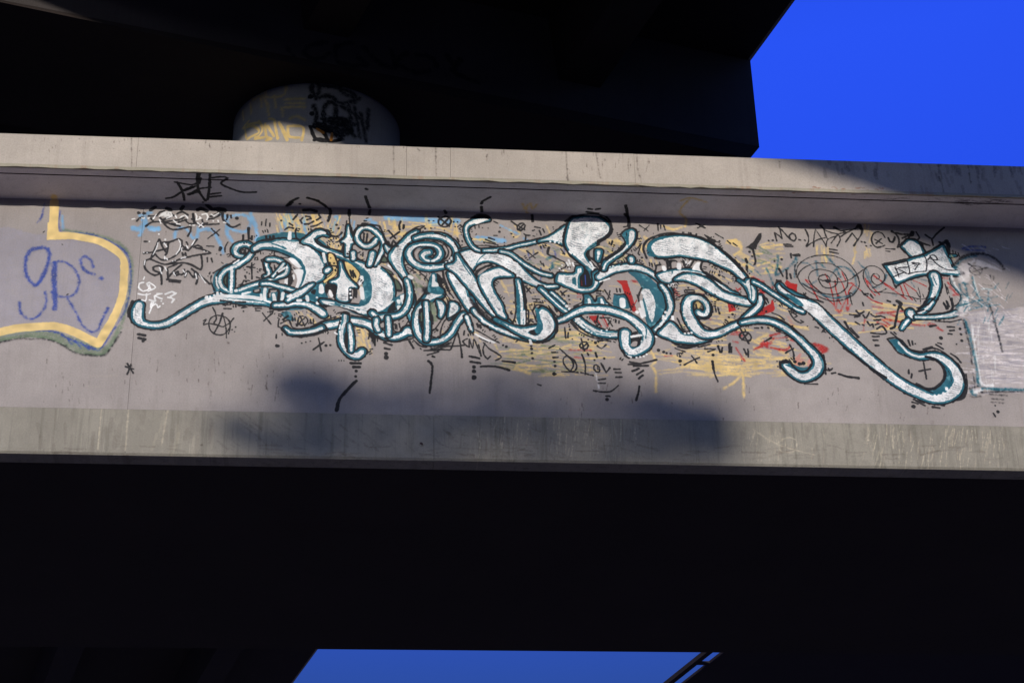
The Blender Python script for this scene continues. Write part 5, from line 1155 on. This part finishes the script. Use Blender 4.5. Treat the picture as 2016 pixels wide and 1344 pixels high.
# supports out of view: piers of the lower and the upper bridge
for x in (-24.0, 26.0):
    mb = MB(); mb.tube((x, 17.4, -0.2), (x, 17.4, LZ0+0.01), 0.95, 0.95, 40); mb.build("pier", mat_beam, bridge)
for (x, y) in ((8.5, -30.0), (-13.5, 72.0)):
    mb = MB(); mb.tube((x, y, -0.2), (x, y, ZD+0.01), 0.95, 0.95, 40); mb.build("column", mat_beam, upper)

# ------------------------------------------------------------------ ground
t = NT("dry_ground"); P = t.pos()
c = t.ramp(t.noise(P, 0.25, 8, 0.65), [(0.3, (0.24,0.20,0.15)), (0.55, (0.33,0.28,0.22)), (0.75, (0.22,0.20,0.14))])
c = t.mix(c, (0.40,0.35,0.29), t.g(t.noise(P, 9.0, 5, 0.7), 0.55, 0.75, 0, 0.7)); t.l(c, t.b.inputs['Base Color']); t.b.inputs['Roughness'].default_value = 0.95
t.bump(t.noise(P, 6, 6, 0.7), 0.6, 0.05)
g = make_mesh("ground", [(-1500,-1500,0),(1500,-1500,0),(1500,1500,0),(-1500,1500,0)], [(0,1,2,3)], t.m); g["kind"] = "structure"
mb = MB(); mb.box(-300, 300, -14, -6, -0.05, 0.004); r_ = mb.build("road", mat_asphalt); r_["kind"] = "structure"

# added unseen ridge behind the camera, blocks low sky light from the column
hv, hf = [], []; hx = np.linspace(-420, 420, 60)
for i_, x_ in enumerate(hx):
    h_ = 25+2.5*math.sin(x_*0.021)+1.5*math.sin(x_*0.06+1)
    hv += [(x_, -155, -1), (x_, -170, h_*0.7), (x_, -190, h_), (x_, -280, -1)]
for i_ in range(59):
    for k_ in range(3): a_ = i_*4+k_; hf.append((a_, a_+4, a_+5, a_+1))
th = NT("added_ridge_green"); th.l(th.ramp(th.noise(th.pos(), 0.3, 6, 0.7), [(0.35, (0.03,0.045,0.02)), (0.7, (0.08,0.09,0.04))]), th.b.inputs['Base Color']); th.b.inputs['Roughness'].default_value = 1
h_ = make_mesh("added_ridge", hv, hf, th.m, None, True); h_["kind"] = "structure"

# ------------------------------------------------------------------ trees behind the camera whose crowns shade the lower wall
bark = NT("bark"); cc = bark.ramp(bark.noise(bark.pos((6,6,1)), 3, 5, 0.7), [(0.3, (0.05,0.04,0.03)), (0.7, (0.13,0.10,0.08))]); bark.l(cc, bark.b.inputs['Base Color'])
leafm = NT("leaf"); cc = leafm.ramp(leafm.noise(leafm.pos(), 1.5, 3, 0.6), [(0.3, (0.03,0.06,0.015)), (0.7, (0.09,0.12,0.035))]); leafm.l(cc, leafm.b.inputs['Base Color']); leafm.b.inputs['Roughness'].default_value = 0.6
def leaves(mb, c, rad, n, size):
    c = np.array(c); rad = np.array(rad)
    for _ in range(n):
        d = rng.normal(size=3); d /= np.linalg.norm(d); p = c + d*rad*(rng.uniform(0, 1)**0.45)
        a = rng.normal(size=3); a /= np.linalg.norm(a); b = np.cross(a, rng.normal(size=3)); b /= np.linalg.norm(b)
        s1 = size*rng.uniform(0.6, 1.3); s2 = s1*0.55
        mb.add([p-a*s1, p-b*s2, p+a*s1, p+b*s2], [(0,1,2,3)])
TY = -34.0                                        # tree line
def tree_at(px, py):                              # point in the tree line that shades this point of the wall
    p = onY(px, py, WY); k = (WY-TY); return np.array([p[0]-TAN_AZ*k, TY, p[2]+PROF*k])
tr = empty("tree", (0, 0, 0), "open crowned leafy tree behind the camera that shades the foot of the wall", "tree")
lm = MB(); tm = MB()
SH = [(610,765,0.44,0.26,620,0.08), (720,850,0.8,0.58,430,0.08), (900,825,1.0,0.68,520,0.08), (1120,825,1.0,0.66,500,0.08), (1300,850,0.6,0.45,330,0.08), (1375,825,0.38,0.24,620,0.08), (1300,785,0.28,0.10,170,0.08), (470,850,0.22,0.2,210,0.08), (590,880,0.5,0.3,260,0.08), (1400,880,0.3,0.2,160,0.08), (1000,1000,2.4,0.45,450,0.1), (1000,1180,2.6,0.8,1500,0.1)]
ctr = tree_at(1000, 900); base = np.array([ctr[0], TY, 0])
fork = base+np.array([0.2, 0, 6.0])
tm.tube(base-np.array([0,0,0.2]), fork, 0.32, 0.2, 12)
for (px, py, rx, rz, n, sz) in SH:
    q = tree_at(px, py); mid = (fork+q)/2 + np.array([0, 0, -0.6])
    tm.tube(fork, mid, 0.13, 0.08, 8); tm.tube(mid, q, 0.08, 0.02, 6)
    leaves(lm, q, (rx, 0.9, rz), n, sz)
tm.build("trunk", bark.m, tr); lm.build("crown", leafm.m, tr)
